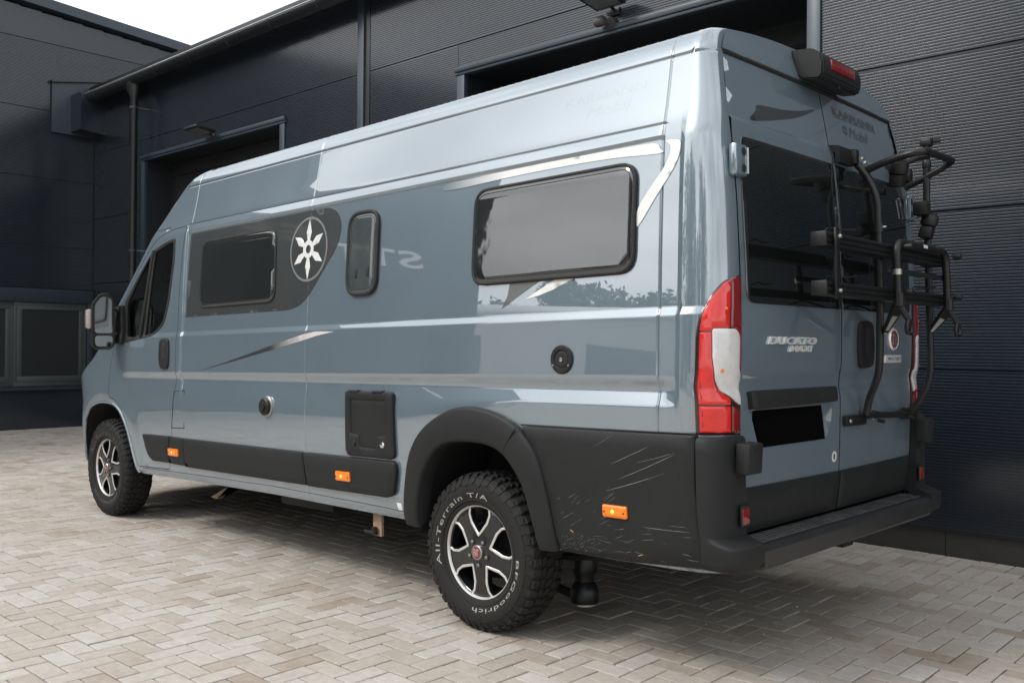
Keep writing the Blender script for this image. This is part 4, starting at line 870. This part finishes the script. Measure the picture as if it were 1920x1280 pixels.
# ---- rear bumper: corner pieces, hinge covers, reflectors, step
def bumper_corner(s):
    # horizontal sections (x,y) swept from top to bottom
    zs = [.957, .945, .90, .80, .70, .63, .60, .588, .578, .570, .563, .557, .550, .535, .50, .478, .468]; vv = []; m_ = 16
    for z in zs:
        low = float(sst(.590, .556, np.array(z))); rim = float(sst(.95, .957, np.array(z)))*.010+float(sst(.485, .466, np.array(z)))*.02
        xf, yf = -.078+.012*float(sst(.8, .5, np.array(z))), -(1.045-.015*float(sst(.7, .45, np.array(z)))-rim); xo = .012+.075*low-rim; yi = -.840+.0*low
        for k in range(m_+1):
            t = k/m_
            if k == 0: p = (xf, yf+.05)
            elif k == m_: p = (xo-.10, yi)
            else:
                q = (k-1)/(m_-2)*math.pi/2; pw = 2/(3.2+2.5*low); p = (xf+(xo-xf)*max(0, math.sin(q))**pw, yi+(yf-yi)*max(0, math.cos(q))**pw)
            vv.append((p[0], s*-p[1], z))
    n = m_+1; ff = [(i*n+k, i*n+k+1, (i+1)*n+k+1, (i+1)*n+k) for i in range(len(zs)-1) for k in range(m_)]+[tuple(range(n)), tuple(range((len(zs)-1)*n, len(zs)*n))]
    o = MB().add(vv, ff).build('bumper_corner', 'cladding', van, True, 45)
    cap = MB().box(-.025, .035, -.052, .052, -.060, .055, .008).build('hinge_cover', 'cladding', van, True, 40); cap.location = (.040, s*.872, .880); cap.rotation_euler = (0, R(4), 0)
    MB().box(.030, .038, -.015, -.003, .030, .042).build('cover_notch', 'liner', cap, False)
    r_ = MB().box(-.006, .006, -.026, .026, -.032, .030, .004).build('corner_reflector', 'lens_red_dark', van, True, 40); r_.location = (.026, s*.872, .660)
    plt_ = MB().box(-.004, .003, -.033, .033, -.040, .040, .004).build('reflector_frame', 'rubber', r_)
for s in (-1, 1): bumper_corner(s)
# step: ribbed tread between the corners
stp = MB().prism([(-.07, .556), (-.005, .556), (.066, .549), (.080, .541), (.087, .528), (.085, .470), (.074, .458), (-.07, .458)], -.838, .838, lambda p, q, t: (p, t, q)).build('rear_step', 'step_plastic', van, True, 20)
for k in range(6): MB().box(-.048+k*.017, -.040+k*.017, -.80, .80, .553-.0006*k, .5595-.0008*k, .0015).build('step_rib', 'step_glint', stp)
MB().box(-.03, .03, -.05, .05, .42, .462).box(-.04, -.01, -.33, -.25, .43, .46).build('tow_bracket', 'liner', van, False)
hook = MB().tube(fillet([(-.02, .40, .47), (.03, .40, .445), (.055, .40, .455)], .02), .010, 8).build('tow_eye', 'cladding', van)
# ---- high brake lamp with camera on the roof edge
bl = MB().prism([(-.10, 2.492), (-.06, 2.462), (.012, 2.452), (.030, 2.470), (.034, 2.520), (.022, 2.560), (-.02, 2.592), (-.16, 2.605), (-.16, 2.52)], -.195, .195, lambda p, q, t: (p, t, q))
o = bl.build('brake_lamp_housing', 'cladding_dark', van, True, 40)
bm = bmesh.new(); bm.from_mesh(o.data); bmesh.ops.bevel(bm, geom=list(bm.edges), offset=.007, segments=2, affect='EDGES'); bm.to_mesh(o.data); bm.free(); o.data.set_sharp_from_angle(angle=R(40))
MB().box(.026, .040, -.118, .118, 2.500, 2.545, .006).build('brake_lens', 'lens_red_dark', o)
for k in range(5): MB().box(.038, .0412, -.10+k*.043, -.072+k*.043, 2.512, 2.528, .001).build('brake_diode', 'lens_red_dark', o)
MB().lathe([(.012, 0), (.010, .004), (.001, .006)], 12, (.012, .0, 2.452), 'x').build('camera_eye', 'liner', o)

# ---- mirrors
def mirror(s):
    out = rpoly([(-.085, -.205), (.070, -.205), (.078, .05), (.060, .19), (-.02, .205), (-.085, .13)], [.05, .05, .04, .07, .07, .08], 5)
    o_ = MB(); n_ = len(out); vv = []
    for x, k in ((.050, .97), (.056, 1.), (.040, 1.02), (-.02, .95), (-.065, .72), (-.080, .40)): vv += [(x, -s*a*k, b*k) for a, b in out]
    o_.add(vv, [tuple(range(n_)), tuple(range(5*n_, 6*n_))]+[(l*n_+i, l*n_+(i+1) % n_, (l+1)*n_+(i+1) % n_, (l+1)*n_+i) for l in range(5) for i in range(n_)])
    m_ = o_.build('door_mirror', 'plastic_black', van, True, 45); m_.location = (-5.06, s*1.142, 1.545); m_.rotation_euler = (0, 0, R(8)*s)
    def pane(name, pts): MB().prism(rpoly(pts, .025), .0505, .0535, lambda p, q, t: (t, -s*p, q)).build(name, 'mirror_glass', m_, False)
    pane('mirror_glass', [(-.068, -.088), (.056, -.088), (.062, .05), (.046, .165), (-.018, .180), (-.068, .115)]); pane('wide_angle_glass', [(-.062, -.185), (.052, -.185), (.056, -.108), (-.068, -.108)])
    MB().box(-.05, .03, min(s*.080, s*.112), max(s*.080, s*.112), -.055, .085, .012).build('indicator_lens', 'indicator', m_)
    for z in (-.10, .085): MB().tube([(-.01, -s*.06, z), (.03, -s*.150, z)], .020, 8).build('mirror_arm', 'plastic_black', m_)
    ft = plate('mirror_foot', mapS, rpoly([(-5.070, 1.655), (-4.985, 1.668), (-4.950, 1.372), (-5.075, 1.378)], .02), 'plastic_black', van, .03, .01, .004, (), .05)
    if s > 0:
        for v in ft.data.vertices: v.co.y = -v.co.y
        ft.data.flip_normals()
mirror(-1); mirror(1)

# ---- wheels
def wheel(loc, rz, spin, letters, lm='tyre_letter'):
    hub = MB().lathe([(.001, -.005), (.13, -.005), (.14, .03), (.14, .12), (.001, .12)], 28).build('wheel', 'liner', van); hub.location = loc; hub.rotation_euler = (0, 0, rz)
    RT = .356
    ty = MB().lathe([(.210, -.084), (.216, -.094), (.224, -.097), (.245, -.104), (.268, -.111), (.285, -.113), (.306, -.112), (.326, -.106), (.345, -.092), (RT-.004, -.075), (RT, -.045), (RT+.002, 0), (RT, .045), (RT-.004, .075), (.345, .092), (.32, .106), (.28, .113), (.235, .10), (.21, .09)], 96).build('tyre', 'tyre', hub, True, None)
    tr = MB(); N_ = 46
    def blk(poly, r0, h, skew=0.):                          # poly: (angle offset, y); radial block
        o_ = []; cx = sum(a for a, _ in poly)/len(poly); cy = sum(b for _, b in poly)/len(poly)
        for lvl, sc_ in ((-.004, 1.), (h*.75, .96), (h, .86)):
            for a, y in poly:
                a2 = cx+(a-cx)*sc_; y2 = cy+(y-cy)*sc_; rr = r0+lvl-.9*max(0, abs(y2)-.062)**1.5*2.2; o_.append((rr*math.cos(a2), y2, rr*math.sin(a2)))
        n_ = len(poly); tr.add(o_, [tuple(range(2*n_, 3*n_))]+[(l*n_+i, l*n_+(i+1) % n_, (l+1)*n_+(i+1) % n_, (l+1)*n_+i) for l in (0, 1) for i in range(n_)])
    D_ = 2*math.pi/N_
    for k in range(N_):
        a = k*D_; j = .06*D_*math.sin(k*2.1)
        for s in (-1, 1):
            q = D_*.5 if s > 0 else 0; w_ = .40*D_; ext = .100 if k % 2 else .094
            blk([(a+q-w_, s*.060), (a+q-w_*.55, s*.066), (a+q-w_*.9, s*ext), (a+q+w_*.82, s*ext), (a+q+w_, s*.068), (a+q+w_*.62, s*.060)], RT-.002, .012)
            blk([(a+q+D_*.22-w_, s*.026), (a+q+D_*.15-w_*.6, s*.040), (a+q+D_*.1-w_*.95, s*.054), (a+q+w_*.8, s*.054), (a+q+D_*.15+w_*.9, s*.040), (a+q+D_*.22+w_*.7, s*.027)], RT, .011)
        blk([(a+j-.38*D_, -.021), (a+j-.15*D_, -.004), (a+j-.36*D_, .019), (a+j+.3*D_, .021), (a+j+.42*D_, .003), (a+j+.22*D_, -.019)], RT+.001, .010)
        # shoulder lugs running down the outer wall
        for s in (-1, 1):
            L = .035 if k % 2 else .022; o_ = []
            for d, hh in ((0, .0), (1, .0045)):
                for (da, rr) in ((-.36, .346), (-.10, .340), (.30, .346), (.22, .346-L), (.0, .344-L-.006), (-.28, .346-L)):
                    sc_ = 1-.16*d; yy = np.interp(rr, [.285, .306, .326, .346], [.113, .112, .106, .0925])+(-.003 if d == 0 else hh); o_.append((rr*math.cos(a+da*D_*sc_), s*yy, rr*math.sin(a+da*D_*sc_)))
            tr.add(o_, [tuple(range(6, 12))]+[(i, (i+1) % 6, 6+(i+1) % 6, 6+i) for i in range(6)])
    t_ = tr.build('tread', 'tyre', ty, False); tag(t_, kind='stuff')
    MB().lathe([(.236, -.1035), (.238, -.1055), (.242, -.1060), (.244, -.1042)], 96).build('sidewall_ring', 'tyre', ty)
    MB().lathe([(.310, -.1115), (.311, -.1128), (.313, -.1126), (.314, -.1108)], 96).build('sidewall_ring', 'tyre', ty)
    # raised white letters round the wall
    for s_, a0, a1, hh in letters:
        Vt, Ft = text_geo(s_, 1., .0, .0, 0.0, 1.15); mn, mx = Vt.min(0), Vt.max(0); pts = []
        for x, y, _ in Vt:
            a = R(a0+(a1-a0)*(x-mn[0])/(mx[0]-mn[0])); rr = .2625+hh*(y/.72-.0); yy = -np.interp(rr, [.245, .268, .285, .306], [.104, .111, .113, .112])-.0011; pts.append((rr*math.cos(a), yy, rr*math.sin(a)))
        tag(mesh_obj('tyre_lettering', pts, Ft, lm, ty, False), kind='stuff')
    # alloy rim: barrel, lip, face with five openings edged in bright metal
    rim = MB().lathe([(.206, -.080), (.200, -.060), (.192, -.03), (.190, .06), (.205, .085)], 64).build('rim', 'rim_black', hub)
    MB().lathe([(.2105, -.0835), (.2180, -.0885), (.2170, -.0925), (.2130, -.0915), (.2070, -.084), (.206, -.076)], 72).build('rim_lip', 'rim_silver', rim)
    base = spin; holes_ = []; edges_ = []
    for k in range(5):
        q = R(base+72*k); c_, s_ = math.cos(q), math.sin(q); tf = lambda a, b: (a*c_-b*s_, a*s_+b*c_)
        hp = [(.086, 0.), (.138, -.0460), (.172, -.0610), (.196, -.0580), (.202, 0.), (.196, .0580), (.172, .0610), (.138, .0460)]
        holes_.append(rpoly([tf(a, b) for a, b in hp], [.008, .006, .010, .006, 0, .006, .010, .006], 4))
        eo = [(.195, -.0585), (.172, -.0615), (.138, -.0465), (.0855, 0.), (.138, .0465), (.172, .0615), (.195, .0585)]; ei = [(.199, -.0695), (.170, -.0726), (.130, -.0565), (.0690, 0.), (.130, .0565), (.170, .0726), (.199, .0695)]
        edges_.append([tf(a, b) for a, b in eo]+[tf(a, b) for a, b in ei[::-1]])
    def mapW(u, v): rr = np.hypot(u, v); P_ = np.stack([u, -.078-.014*np.clip(1-rr/.2, 0, 1)-.004*sst(.10, .05, rr), v], 1); return P_, np.tile([0., -1, 0], (len(u), 1))
    plate('rim_face', mapW, [(.2085*math.cos(a), .2085*math.sin(a)) for a in np.linspace(0, 2*math.pi, 61)[:-1]], 'rim_black', rim, 0., .004, .030, holes_, .02, sharp=40)
    for ed in edges_: plate('spoke_edge', mapW, rpoly(ed, [.002, .006, .004, .006, .004, .006, .002, .002, .006, .004, .008, .004, .006, .002], 3), 'rim_silver', rim, .0028, .0015, .001, (), .02, sharp=40)
    for k in range(5):
        q = R(base+36+72*k); MB().lathe([(.0135, -.086), (.0135, -.094), (.011, -.098), (.0095, -.098)], 12, (.058*math.cos(q), 0, .058*math.sin(q))).build('bolt_seat', 'rim_black', rim)
        MB().lathe([(.0085, -.088), (.0085, -.1005), (.0065, -.1025), (.004, -.1025), (.003, -.098), (.0005, -.098)], 6, (.058*math.cos(q), 0, .058*math.sin(q))).build('wheel_bolt', 'steel', rim)
    hc = MB().lathe([(.034, -.086), (.034, -.104), (.031, -.107), (.0275, -.1065)], 28).build('hub_cap', 'steel', hub)
    MB().lathe([(.028, -.1065), (.020, -.1085), (.001, -.109)], 28).build('hub_badge', 'hub_red', hub)
    Vt, Ft = text_geo('FIAT', 1., 0., .0); mn, mx = Vt.min(0), Vt.max(0); q = R(spin-90-5)
    pts = [((x-(mn[0]+mx[0])/2)/(mx[0]-mn[0])*.032, (y-(mn[1]+mx[1])/2)/(mx[1]-mn[1])*.034) for x, y, _ in Vt]; mesh_obj('hub_lettering', [(a*math.cos(q)-b*math.sin(q), -.1095, a*math.sin(q)+b*math.cos(q)) for a, b in pts], Ft, 'rim_silver', hub, False)
    return hub
YW = .895
LET = [('All-Terrain T/A', 200, 73, .024), ('BFGoodrich', 0, -96, .021)]
wheel((XR, -YW, HUBZ), 0, 92, LET)
fb_ = to_body((XR-WB, -YW-.005, HUBZ))
w2 = wheel(fb_, 0, 38, [('All-Terrain T/A', 160, 35, .034), ('BFGoodrich', -40, -136, .030)], 'tyre_letter_worn'); w2.rotation_euler = (0, THETA, 0)
def copy_tree(o, parent):
    c = o.copy(); COL.objects.link(c); c.parent = parent
    for ch in list(o.children): copy_tree(ch, c)
    return c
for src, x in ((w2, fb_[0]),):
    pass
for lx in ((XR, YW, HUBZ), (fb_[0], YW+.005, fb_[2])):
    c = copy_tree(w2, van); c.location = lx; c.rotation_euler = (0, 0, math.pi)
# ---- under the van: air spring, jack bracket, mud flap
asp = MB().lathe([(.001, .46), (.062, .46), (.068, .43), (.068, .36), (.060, .338), (.054, .33), (.060, .318), (.062, .27), (.058, .245), (.046, .225), (.044, .20), (.060, .175), (.068, .15), (.068, .105), (.058, .085), (.001, .085)], 28, (-1.02, -.55, 0), 'z').build('air_spring', 'spring_rubber', van)
for z in (.332, .095): MB().lathe([(.058, z-.008), (.064, z-.006), (.064, z+.006), (.058, z+.008)], 24, (-1.02, -.55, 0), 'z').build('spring_ring', 'steel', asp)
MB().tube([(-1.02, -.55, .11), (-1.20, -.55, .14)], .022, 8).build('spring_arm', 'rubber', asp)
MB().tube([(-1.29, -.80, .36), (-1.29, -.3, .34), (-1.29, .3, .34), (-1.29, .80, .36)], .045, 12).build('rear_axle', 'liner', van)
MB().tube(smooth_open([(-2.05, -.62, .44), (-1.7, -.62, .345), (-1.29, -.62, .31), (-.9, -.62, .345), (-.55, -.62, .44)], 5), .022, 8).build('leaf_spring', 'liner', van)
MB().tube(fillet([(-3.6, .10, .40), (-2.2, .10, .385), (-1.75, .35, .385), (-.35, .35, .40)], .2), .032, 10).build('exhaust_pipe', 'steel', van)
MB().box(-2.75, -2.10, -.05, .28, .30, .42, .05).build('silencer', 'liner', van)
MB().box(-3.55, -2.95, -.62, -.15, .31, .44, .03).build('water_tank', 'cladding_dark', van)
jb = MB().box(-2.150, -2.080, -.93, -.915, .325, .50).build('jack_bracket', 'wood', van, False)
MB().tube([(-2.20, -.945, .345), (-2.10, -.945, .343)], .010, 8).tube([(-2.115, -.95, .335), (-2.115, -.95, .375)], .014, 8).build('bracket_knob', 'plastic_black', jb)
MB().prism([(-4.10, .43), (-3.92, .43), (-4.23, .355), (-4.45, .268), (-4.36, .262)], -.62, -.58, lambda p, q, t: (p, t, q)).build('under_bracket', 'wood', van, False)

# ================================================================== BICYCLE CARRIER on the right rear door (same frame as the van body)
rack = empty('bike_carrier', tuple(van.location), (0, -THETA, 0)); tag(rack, 'folded black tubular bicycle carrier hanging on the right rear door of the van', 'bike carrier')
xd = lambda z: float(_xd(np.array([z]))[0])
TL = fillet([(.030, .205, .985), (.045, .205, 1.06), (.108, .172, 1.175), (.116, .17, 1.44), (.112, .17, 1.97), (.065, .17, 2.075), (.012, .165, 2.14)], .09)
TR = fillet([(.030, .70, .974), (.086, .70, 1.031), (.142, .70, 1.145), (.140, .70, 1.46), (.134, .70, 2.04), (.136, .70, 2.300)], .09)
MB().tube(TL, .0165, 14).build('upright_tube', 'tube', rack); MB().tube(TR, .0165, 14).build('upright_tube', 'tube', rack)
MB().tube([(.036, .205, .985), (.036, .45, .975), (.036, .70, .972)], .0155, 12).build('lower_tube', 'tube', rack)
MB().box(.004, .024, .020, .23, .942, .990, .005).build('lower_bracket', 'tube', rack); MB().box(.004, .024, .66, .84, .942, .990, .005).build('lower_bracket', 'tube', rack)
for y in (.055, .30, .62): MB().lathe([(.0005, .030), (.007, .030), (.010, .024)], 10, (0, y, .965), 'x').build('bolt', 'steel', rack)
for y in (.30, .655): MB().tube([(.045, y, .957), (.075, y, .952)], .009, 8).tube([(.05, y, .99), (.02, y, .995)], .008, 8).build('tube_clamp', 'plastic_black', rack)
for y0 in (.008, .64):
    tb = MB().prism([(-.045, 2.205), (.004, 2.196), (.012, 2.165), (.012, 2.120), (-.010, 2.120), (-.012, 2.165), (-.045, 2.180)], y0, y0+.14, lambda p, q, t: (p, t, q)).build('door_hook', 'tube', rack)
    MB().box(-.012, .036, y0+.115, y0+.158, 2.125, 2.196, .012).build('hook_arm', 'tube', rack)
for z, x in ((2.155, .036), (2.135, .048)): MB().lathe([(.0005, .010), (.006, .010), (.008, 0)], 10, (x, .178, z), 'x').build('bolt', 'chrome', rack)
def rail(z):
    pr = [(.158, -.027), (.158, .022), (.163, .027), (.214, .027), (.220, .022), (.220, .012), (.214, .010), (.214, .003), (.220, .001), (.220, -.009), (.214, -.011), (.214, -.018), (.220, -.020), (.220, -.027)]
    r_ = MB().prism(pr, -.575, .655, lambda p, q, t: (p, t, z+q)).build('wheel_rail', 'tube', rack, True, 30)
    for y in (-.587, .655):
        MB().box(.156, .222, y, y+.012, z-.029, z+.029, .004).build('rail_cap', 'plastic_black', r_)
    for y in (-.53, .35): MB().tube(fillet([(.19, y, z+.03), (.17, y+.06, z+.055), (.20, y+.16, z+.050), (.21, y+.24, z+.060)], .03), .0035, 6).build('strap_tail', 'plastic_black', r_)
rail(1.710); rail(1.520)
MB().box(.224, .236, -.53, -.500, 1.478, 1.755, .003).build('rail_link', 'tube', rack)
for z in (1.722, 1.510): MB().lathe([(.0005, .246), (.007, .245), (.009, .236)], 10, (0, -.500+.0, z), 'x').build('bolt', 'steel', rack)
for y in (.17, .70):
    for z in (1.71, 1.52): MB().box(.105, .160, y-.022, y+.022, z-.02, z+.02, .004).build('rail_mount', 'plastic_black', rack)
HP = fillet([(.246, .045, 1.475), (.246, .030, 1.745), (.246, .620, 1.745), (.246, .640, 1.475)], .06, 8)
hp = MB().tube(HP, .0175, 14).build('holding_hoop', 'tube', rack)
MB().box(.2625, .2640, .30, .345, 1.738, 1.752).build('maker_sticker', 'decal_white', hp, False)
MB().box(.226, .232, -.02, .66, 1.610, 1.635, .001).build('strap', 'plastic_black', rack, False)
MB().lathe([(.020, -.012), (.021, -.012), (.021, .012), (.020, .012)], 14, (.246, .037, 1.615), 'z').build('tube_collar', 'steel', hp)
for y in (.045, .645):
    for z in (1.725, 1.53): MB().lathe([(.0005, .300), (.012, .298), (.015, .285), (.012, .262)], 10, (0, y+.03, z), 'x').build('wing_nut', 'plastic_black', rack)
for y0, y1 in ((.045, .17), (.640, .70)):
    a = Vector((.250, y0, 1.475)); b = Vector((.135, y1, 1.362)); ft = MB().tube([a+Vector((0, 0, .05)), a, a+(b-a)*.15], [.021, .022, .019], 10).build('clamp_foot', 'plastic_black', rack)
    d = (b-a); n_ = Vector((.55, -.2, -.55)).normalized()
    nn = Vector((.62, -.78, 0)); nn = (nn-d*(nn.dot(d)/d.length_squared)).normalized(); cr_ = d.cross(nn).normalized()
    vv = []
    for p, wd, th_ in ((a+d*.02, .021, .018), (a+d*.5, .017, .015), (b, .010, .010)): vv += [p+cr_*wd+nn*th_, p-cr_*wd+nn*th_, p-cr_*wd-nn*th_, p+cr_*wd-nn*th_]
    MB().add(vv, [(0, 1, 2, 3), (11, 10, 9, 8)]+[(l*4+i, l*4+(i+1) % 4, l*4+4+(i+1) % 4, l*4+4+i) for l in (0, 1) for i in range(4)]).build('clamp_lever', 'plastic_black', ft, False)
    e1 = a+d*.30+nn*.0178; e2 = a+d*.86+nn*.0128
    MB().add([e1+cr_*.011, e1-cr_*.011, e2-cr_*.006, e2+cr_*.006], [(0, 1, 2, 3)]).build('lever_plate', 'lever_silver', ft, False)
    MB().lathe([(.0005, .012), (.006, .011), (.008, 0)], 10, tuple(b+nn*.008), 'x').build('pivot_bolt', 'steel', ft)
    c_ = a+Vector((.035, .015, -.10)); MB().tube([c_+Vector((0, .026*math.cos(q), .030*math.sin(q))) for q in np.linspace(R(-60), R(235), 14)], .010, 8).build('claw', 'plastic_black', ft)
    MB().tube([a, c_+Vector((0, 0, .03))], .014, 8).build('claw_stem', 'plastic_black', ft)
LP = fillet([(.030, .175, 2.090), (.16, .17, 2.128), (.315, .165, 2.150), (.265, .70, 2.188), (.15, .70, 2.135), (.030, .70, 2.088)], .075, 8)
MB().tube(LP, .0165, 14).build('top_loop', 'tube', rack)
MB().box(.110, .165, .676, .724, 2.278, 2.315, .008).tube([(.14, .70, 2.30), (.185, .745, 2.308)], .010, 8).build('tube_clamp', 'plastic_black', rack)
def arm(x, y, z, tilt, r_=.05):
    k = MB().lathe([(.001, .034), (r_*.55, .034), (r_*.9, .026), (r_, .008), (r_, -.008), (r_*.9, -.022), (r_*.5, -.03), (.001, -.03)], 20, (0, 0, 0), 'z').build('holder_knob', 'plastic_black', rack); k.location = (x, y, z); k.rotation_euler = (tilt, R(12), 0)
    MB().lathe([(r_*.5, .0365), (r_*.72, .036), (r_*.72, .030)], 16, (0, 0, 0), 'z').build('knob_ring', 'rubber', k)
    MB().box(-.030, .030, -.028, .028, -.085, -.026, .010).build('clamp_jaw', 'plastic_black', k)
    return k
arm(.17, .265, 2.105, R(10), .043); arm(.158, .665, 1.905, R(-8), .040)
MB().box(.10, .17, .60, .66, 1.93, 2.0, .012).build('clamp_jaw', 'plastic_black', rack)
MB().tube(fillet([(.18, .27, 2.12), (.22, .36, 2.16), (.24, .42, 2.17)], .03), .014, 10).build('holder_arm', 'plastic_black', rack)
MB().lathe([(.0205, -.02), (.022, -.02), (.022, .02), (.0205, .02)], 14, (.114, .17, 1.83), 'z').build('tube_collar', 'tube', rack)
MB().lathe([(.0005, .150), (.006, .149), (.006, .13)], 8, (0, .17, 1.832), 'x').build('bolt', 'chrome', rack)
MB().lathe([(.018, -.02), (.021, -.012), (.021, .012), (.018, .02)], 14, (.136, .70, 2.19), 'z').build('tube_collar', 'tube', rack)

# ================================================================== the yard's other side, seen mirrored in the van's paint and glass
mat('bark', (.085, .062, .045), .9, var=.3, vscale=8); mat('leaf', (.050, .080, .030), .6, var=.45, vscale=1.2)
mat('house_wall', (.66, .65, .61), .8, var=.05); mat('house_roof', (.16, .085, .065), .8, var=.15); mat('house_pane', (.03, .035, .04), .1, ior=1.6)
def tree_meshes(seed, H, rad, nleaf, ls=1.):
    r_ = random.Random(seed); tr = MB(); tr.tube([(0, 0, -.1), (.05, 0, H*.25), (-.05, .08, H*.5), (.05, 0, H*.8)], [.035*H*.8, .025*H*.8, .016*H*.8, .004*H], 9)
    cl_ = []
    for k in range(26):
        a = r_.uniform(0, 6.28); zz = H*r_.uniform(.30, .97); q = rad*math.sin(math.pi*min(1, max(.08, (zz/H-.18)/.86)))**.7*r_.uniform(.35, 1.)
        c_ = Vector((q*math.cos(a), q*math.sin(a), zz)); cl_.append((c_, r_.uniform(.22, .42)*rad)); tr.tube([(0, 0, zz*.72), c_*.55+Vector((0, 0, zz*.40)), c_], [.008*H, .005*H, .002*H], 5)
    lv = MB(); vv = []; ff = []
    for k in range(nleaf):
        c_, rr = cl_[r_.randrange(len(cl_))]; d = Vector((r_.gauss(0, 1), r_.gauss(0, 1), r_.gauss(0, .8))).normalized()*rr*r_.uniform(.35, 1)**.5; p = c_+d
        s = r_.uniform(.10, .22)*H/9*ls; u_ = Vector((r_.gauss(0, 1), r_.gauss(0, 1), r_.gauss(0, 1))).normalized(); v_ = u_.orthogonal().normalized(); n0 = len(vv)
        vv += [p-u_*s, p+v_*s*.55, p+u_*s, p-v_*s*.55]; ff.append((n0, n0+1, n0+2, n0+3))
    return tr, lv.add(vv, ff)
def tree(name, loc, seed, H, rad, n, label, group, ls=1.):
    e = empty(name, loc); a, b = tree_meshes(seed, H, rad, n, ls); a.build('trunk', 'bark', e); b.build('crown', 'leaf', e, False, recalc=False); return tag(e, label, 'tree', group)
t0 = tree('broadleaf_tree', (-19.0, -15.5, 0), 1, 8.4, 1.7, 3800, 'broadleaf tree at the end of the office building, mirrored in the rear side window', None)
t1 = tree('broadleaf_tree', (-29, -10, 0), 2, 11.0, 4.6, 5200, 'tall tree behind the office building, mirrored high on the van side', 'trees behind the office building')
t2 = tree('conifer_tree', (-38, -52, 0), 3, 8.0, 4.2, 4200, 'distant tree of the tree line mirrored low on the van side', 'distant tree line', 2.0)
def dup(root, loc, rz, s):
    c = copy_tree(root, None); c.location = loc; c.rotation_euler = (0, 0, rz); c.scale = (s, s, s); return c
for x, y, rz, s in ((-31, -17, 1., 1.0), (-29, -1, 2.2, .95), (-35, -9, 4.4, 1.1)): dup(t1, (x, y, 0), rz, s)
for x, y, rz, s in ((-12.5, -29, .4, 1.1), (-7.5, -31, 1.9, 1.2), (-2.0, -33, 2.7, 1.15), (12.5, -29, 3.6, 1.2), (18, -26, 5.0, 1.1)):  # unseen trees added to block low sky and darken the hall wall's reflection
    c = dup(t1, (x, y, 0), rz, s); tag(c, 'added unseen broadleaf tree blocking low sky mirrored in the hall wall', 'tree', 'added unseen trees behind the camera')
for k in range(11):
    a = R(219+k*5.6); d = 54+5*math.sin(k*2.3); dup(t2, (d*math.cos(a), d*math.sin(a), 0), k*1.3, .70+.2*((k*7) % 5)/5)
hs = empty('white_house', (5.0, -30, 0), (0, 0, R(8))); tag(hs, 'white gabled house across the yard, mirrored in the rear corner of the van', 'house')
MB().prism([(-4.5, 0), (4.5, 0), (4.5, 5.2), (0, 8.4), (-4.5, 5.2)], 0, -9, lambda p, q, t: (p, t, q)).build('wall', 'house_wall', hs, False)
for s in (-1, 1): MB().prism([(s*5.0, 4.95), (0, 8.55), (0, 8.75), (s*5.1, 5.1)], .4, -9.4, lambda p, q, t: (p, t, q)).build('roof', 'house_roof', hs, False)
for x, z in ((-2.8, .9), (0, .9), (2.8, .9), (-2.2, 3.4), (2.2, 3.4), (0, 6.0)):
    f_ = MB().box(x-.6, x+.6, .0, .06, z, z+1.35).build('window', 'decal_white', hs, False); MB().box(x-.5, x+.5, .06, .075, z+.1, z+1.25).build('pane', 'house_pane', f_, False)

ph = empty('pale_shed', (-22, -37, 0), (0, 0, R(150))); tag(ph, 'low pale shed across the yard, mirrored as a light band low on the van side', 'shed')
MB().box(-17, 17, -5, 5, 0, 4.4).build('wall', 'house_wall', ph, False)
MB().prism([(5*math.cos(q)*1.04, 4.35+1.1*math.sin(q)) for q in np.linspace(0, math.pi, 15)], -17.3, 17.3, lambda p, q, t: (t, p, q)).build('roof', 'roof_metal', ph, True, 40)
for x in (-12, -4, 4, 12): MB().box(x-1.6, x+1.6, 5.0, 5.04, 0, 3.3).box(x-1.6, x+1.6, -5.04, -5.0, 0, 3.3).build('shed_door', 'decal_grey', ph, False)
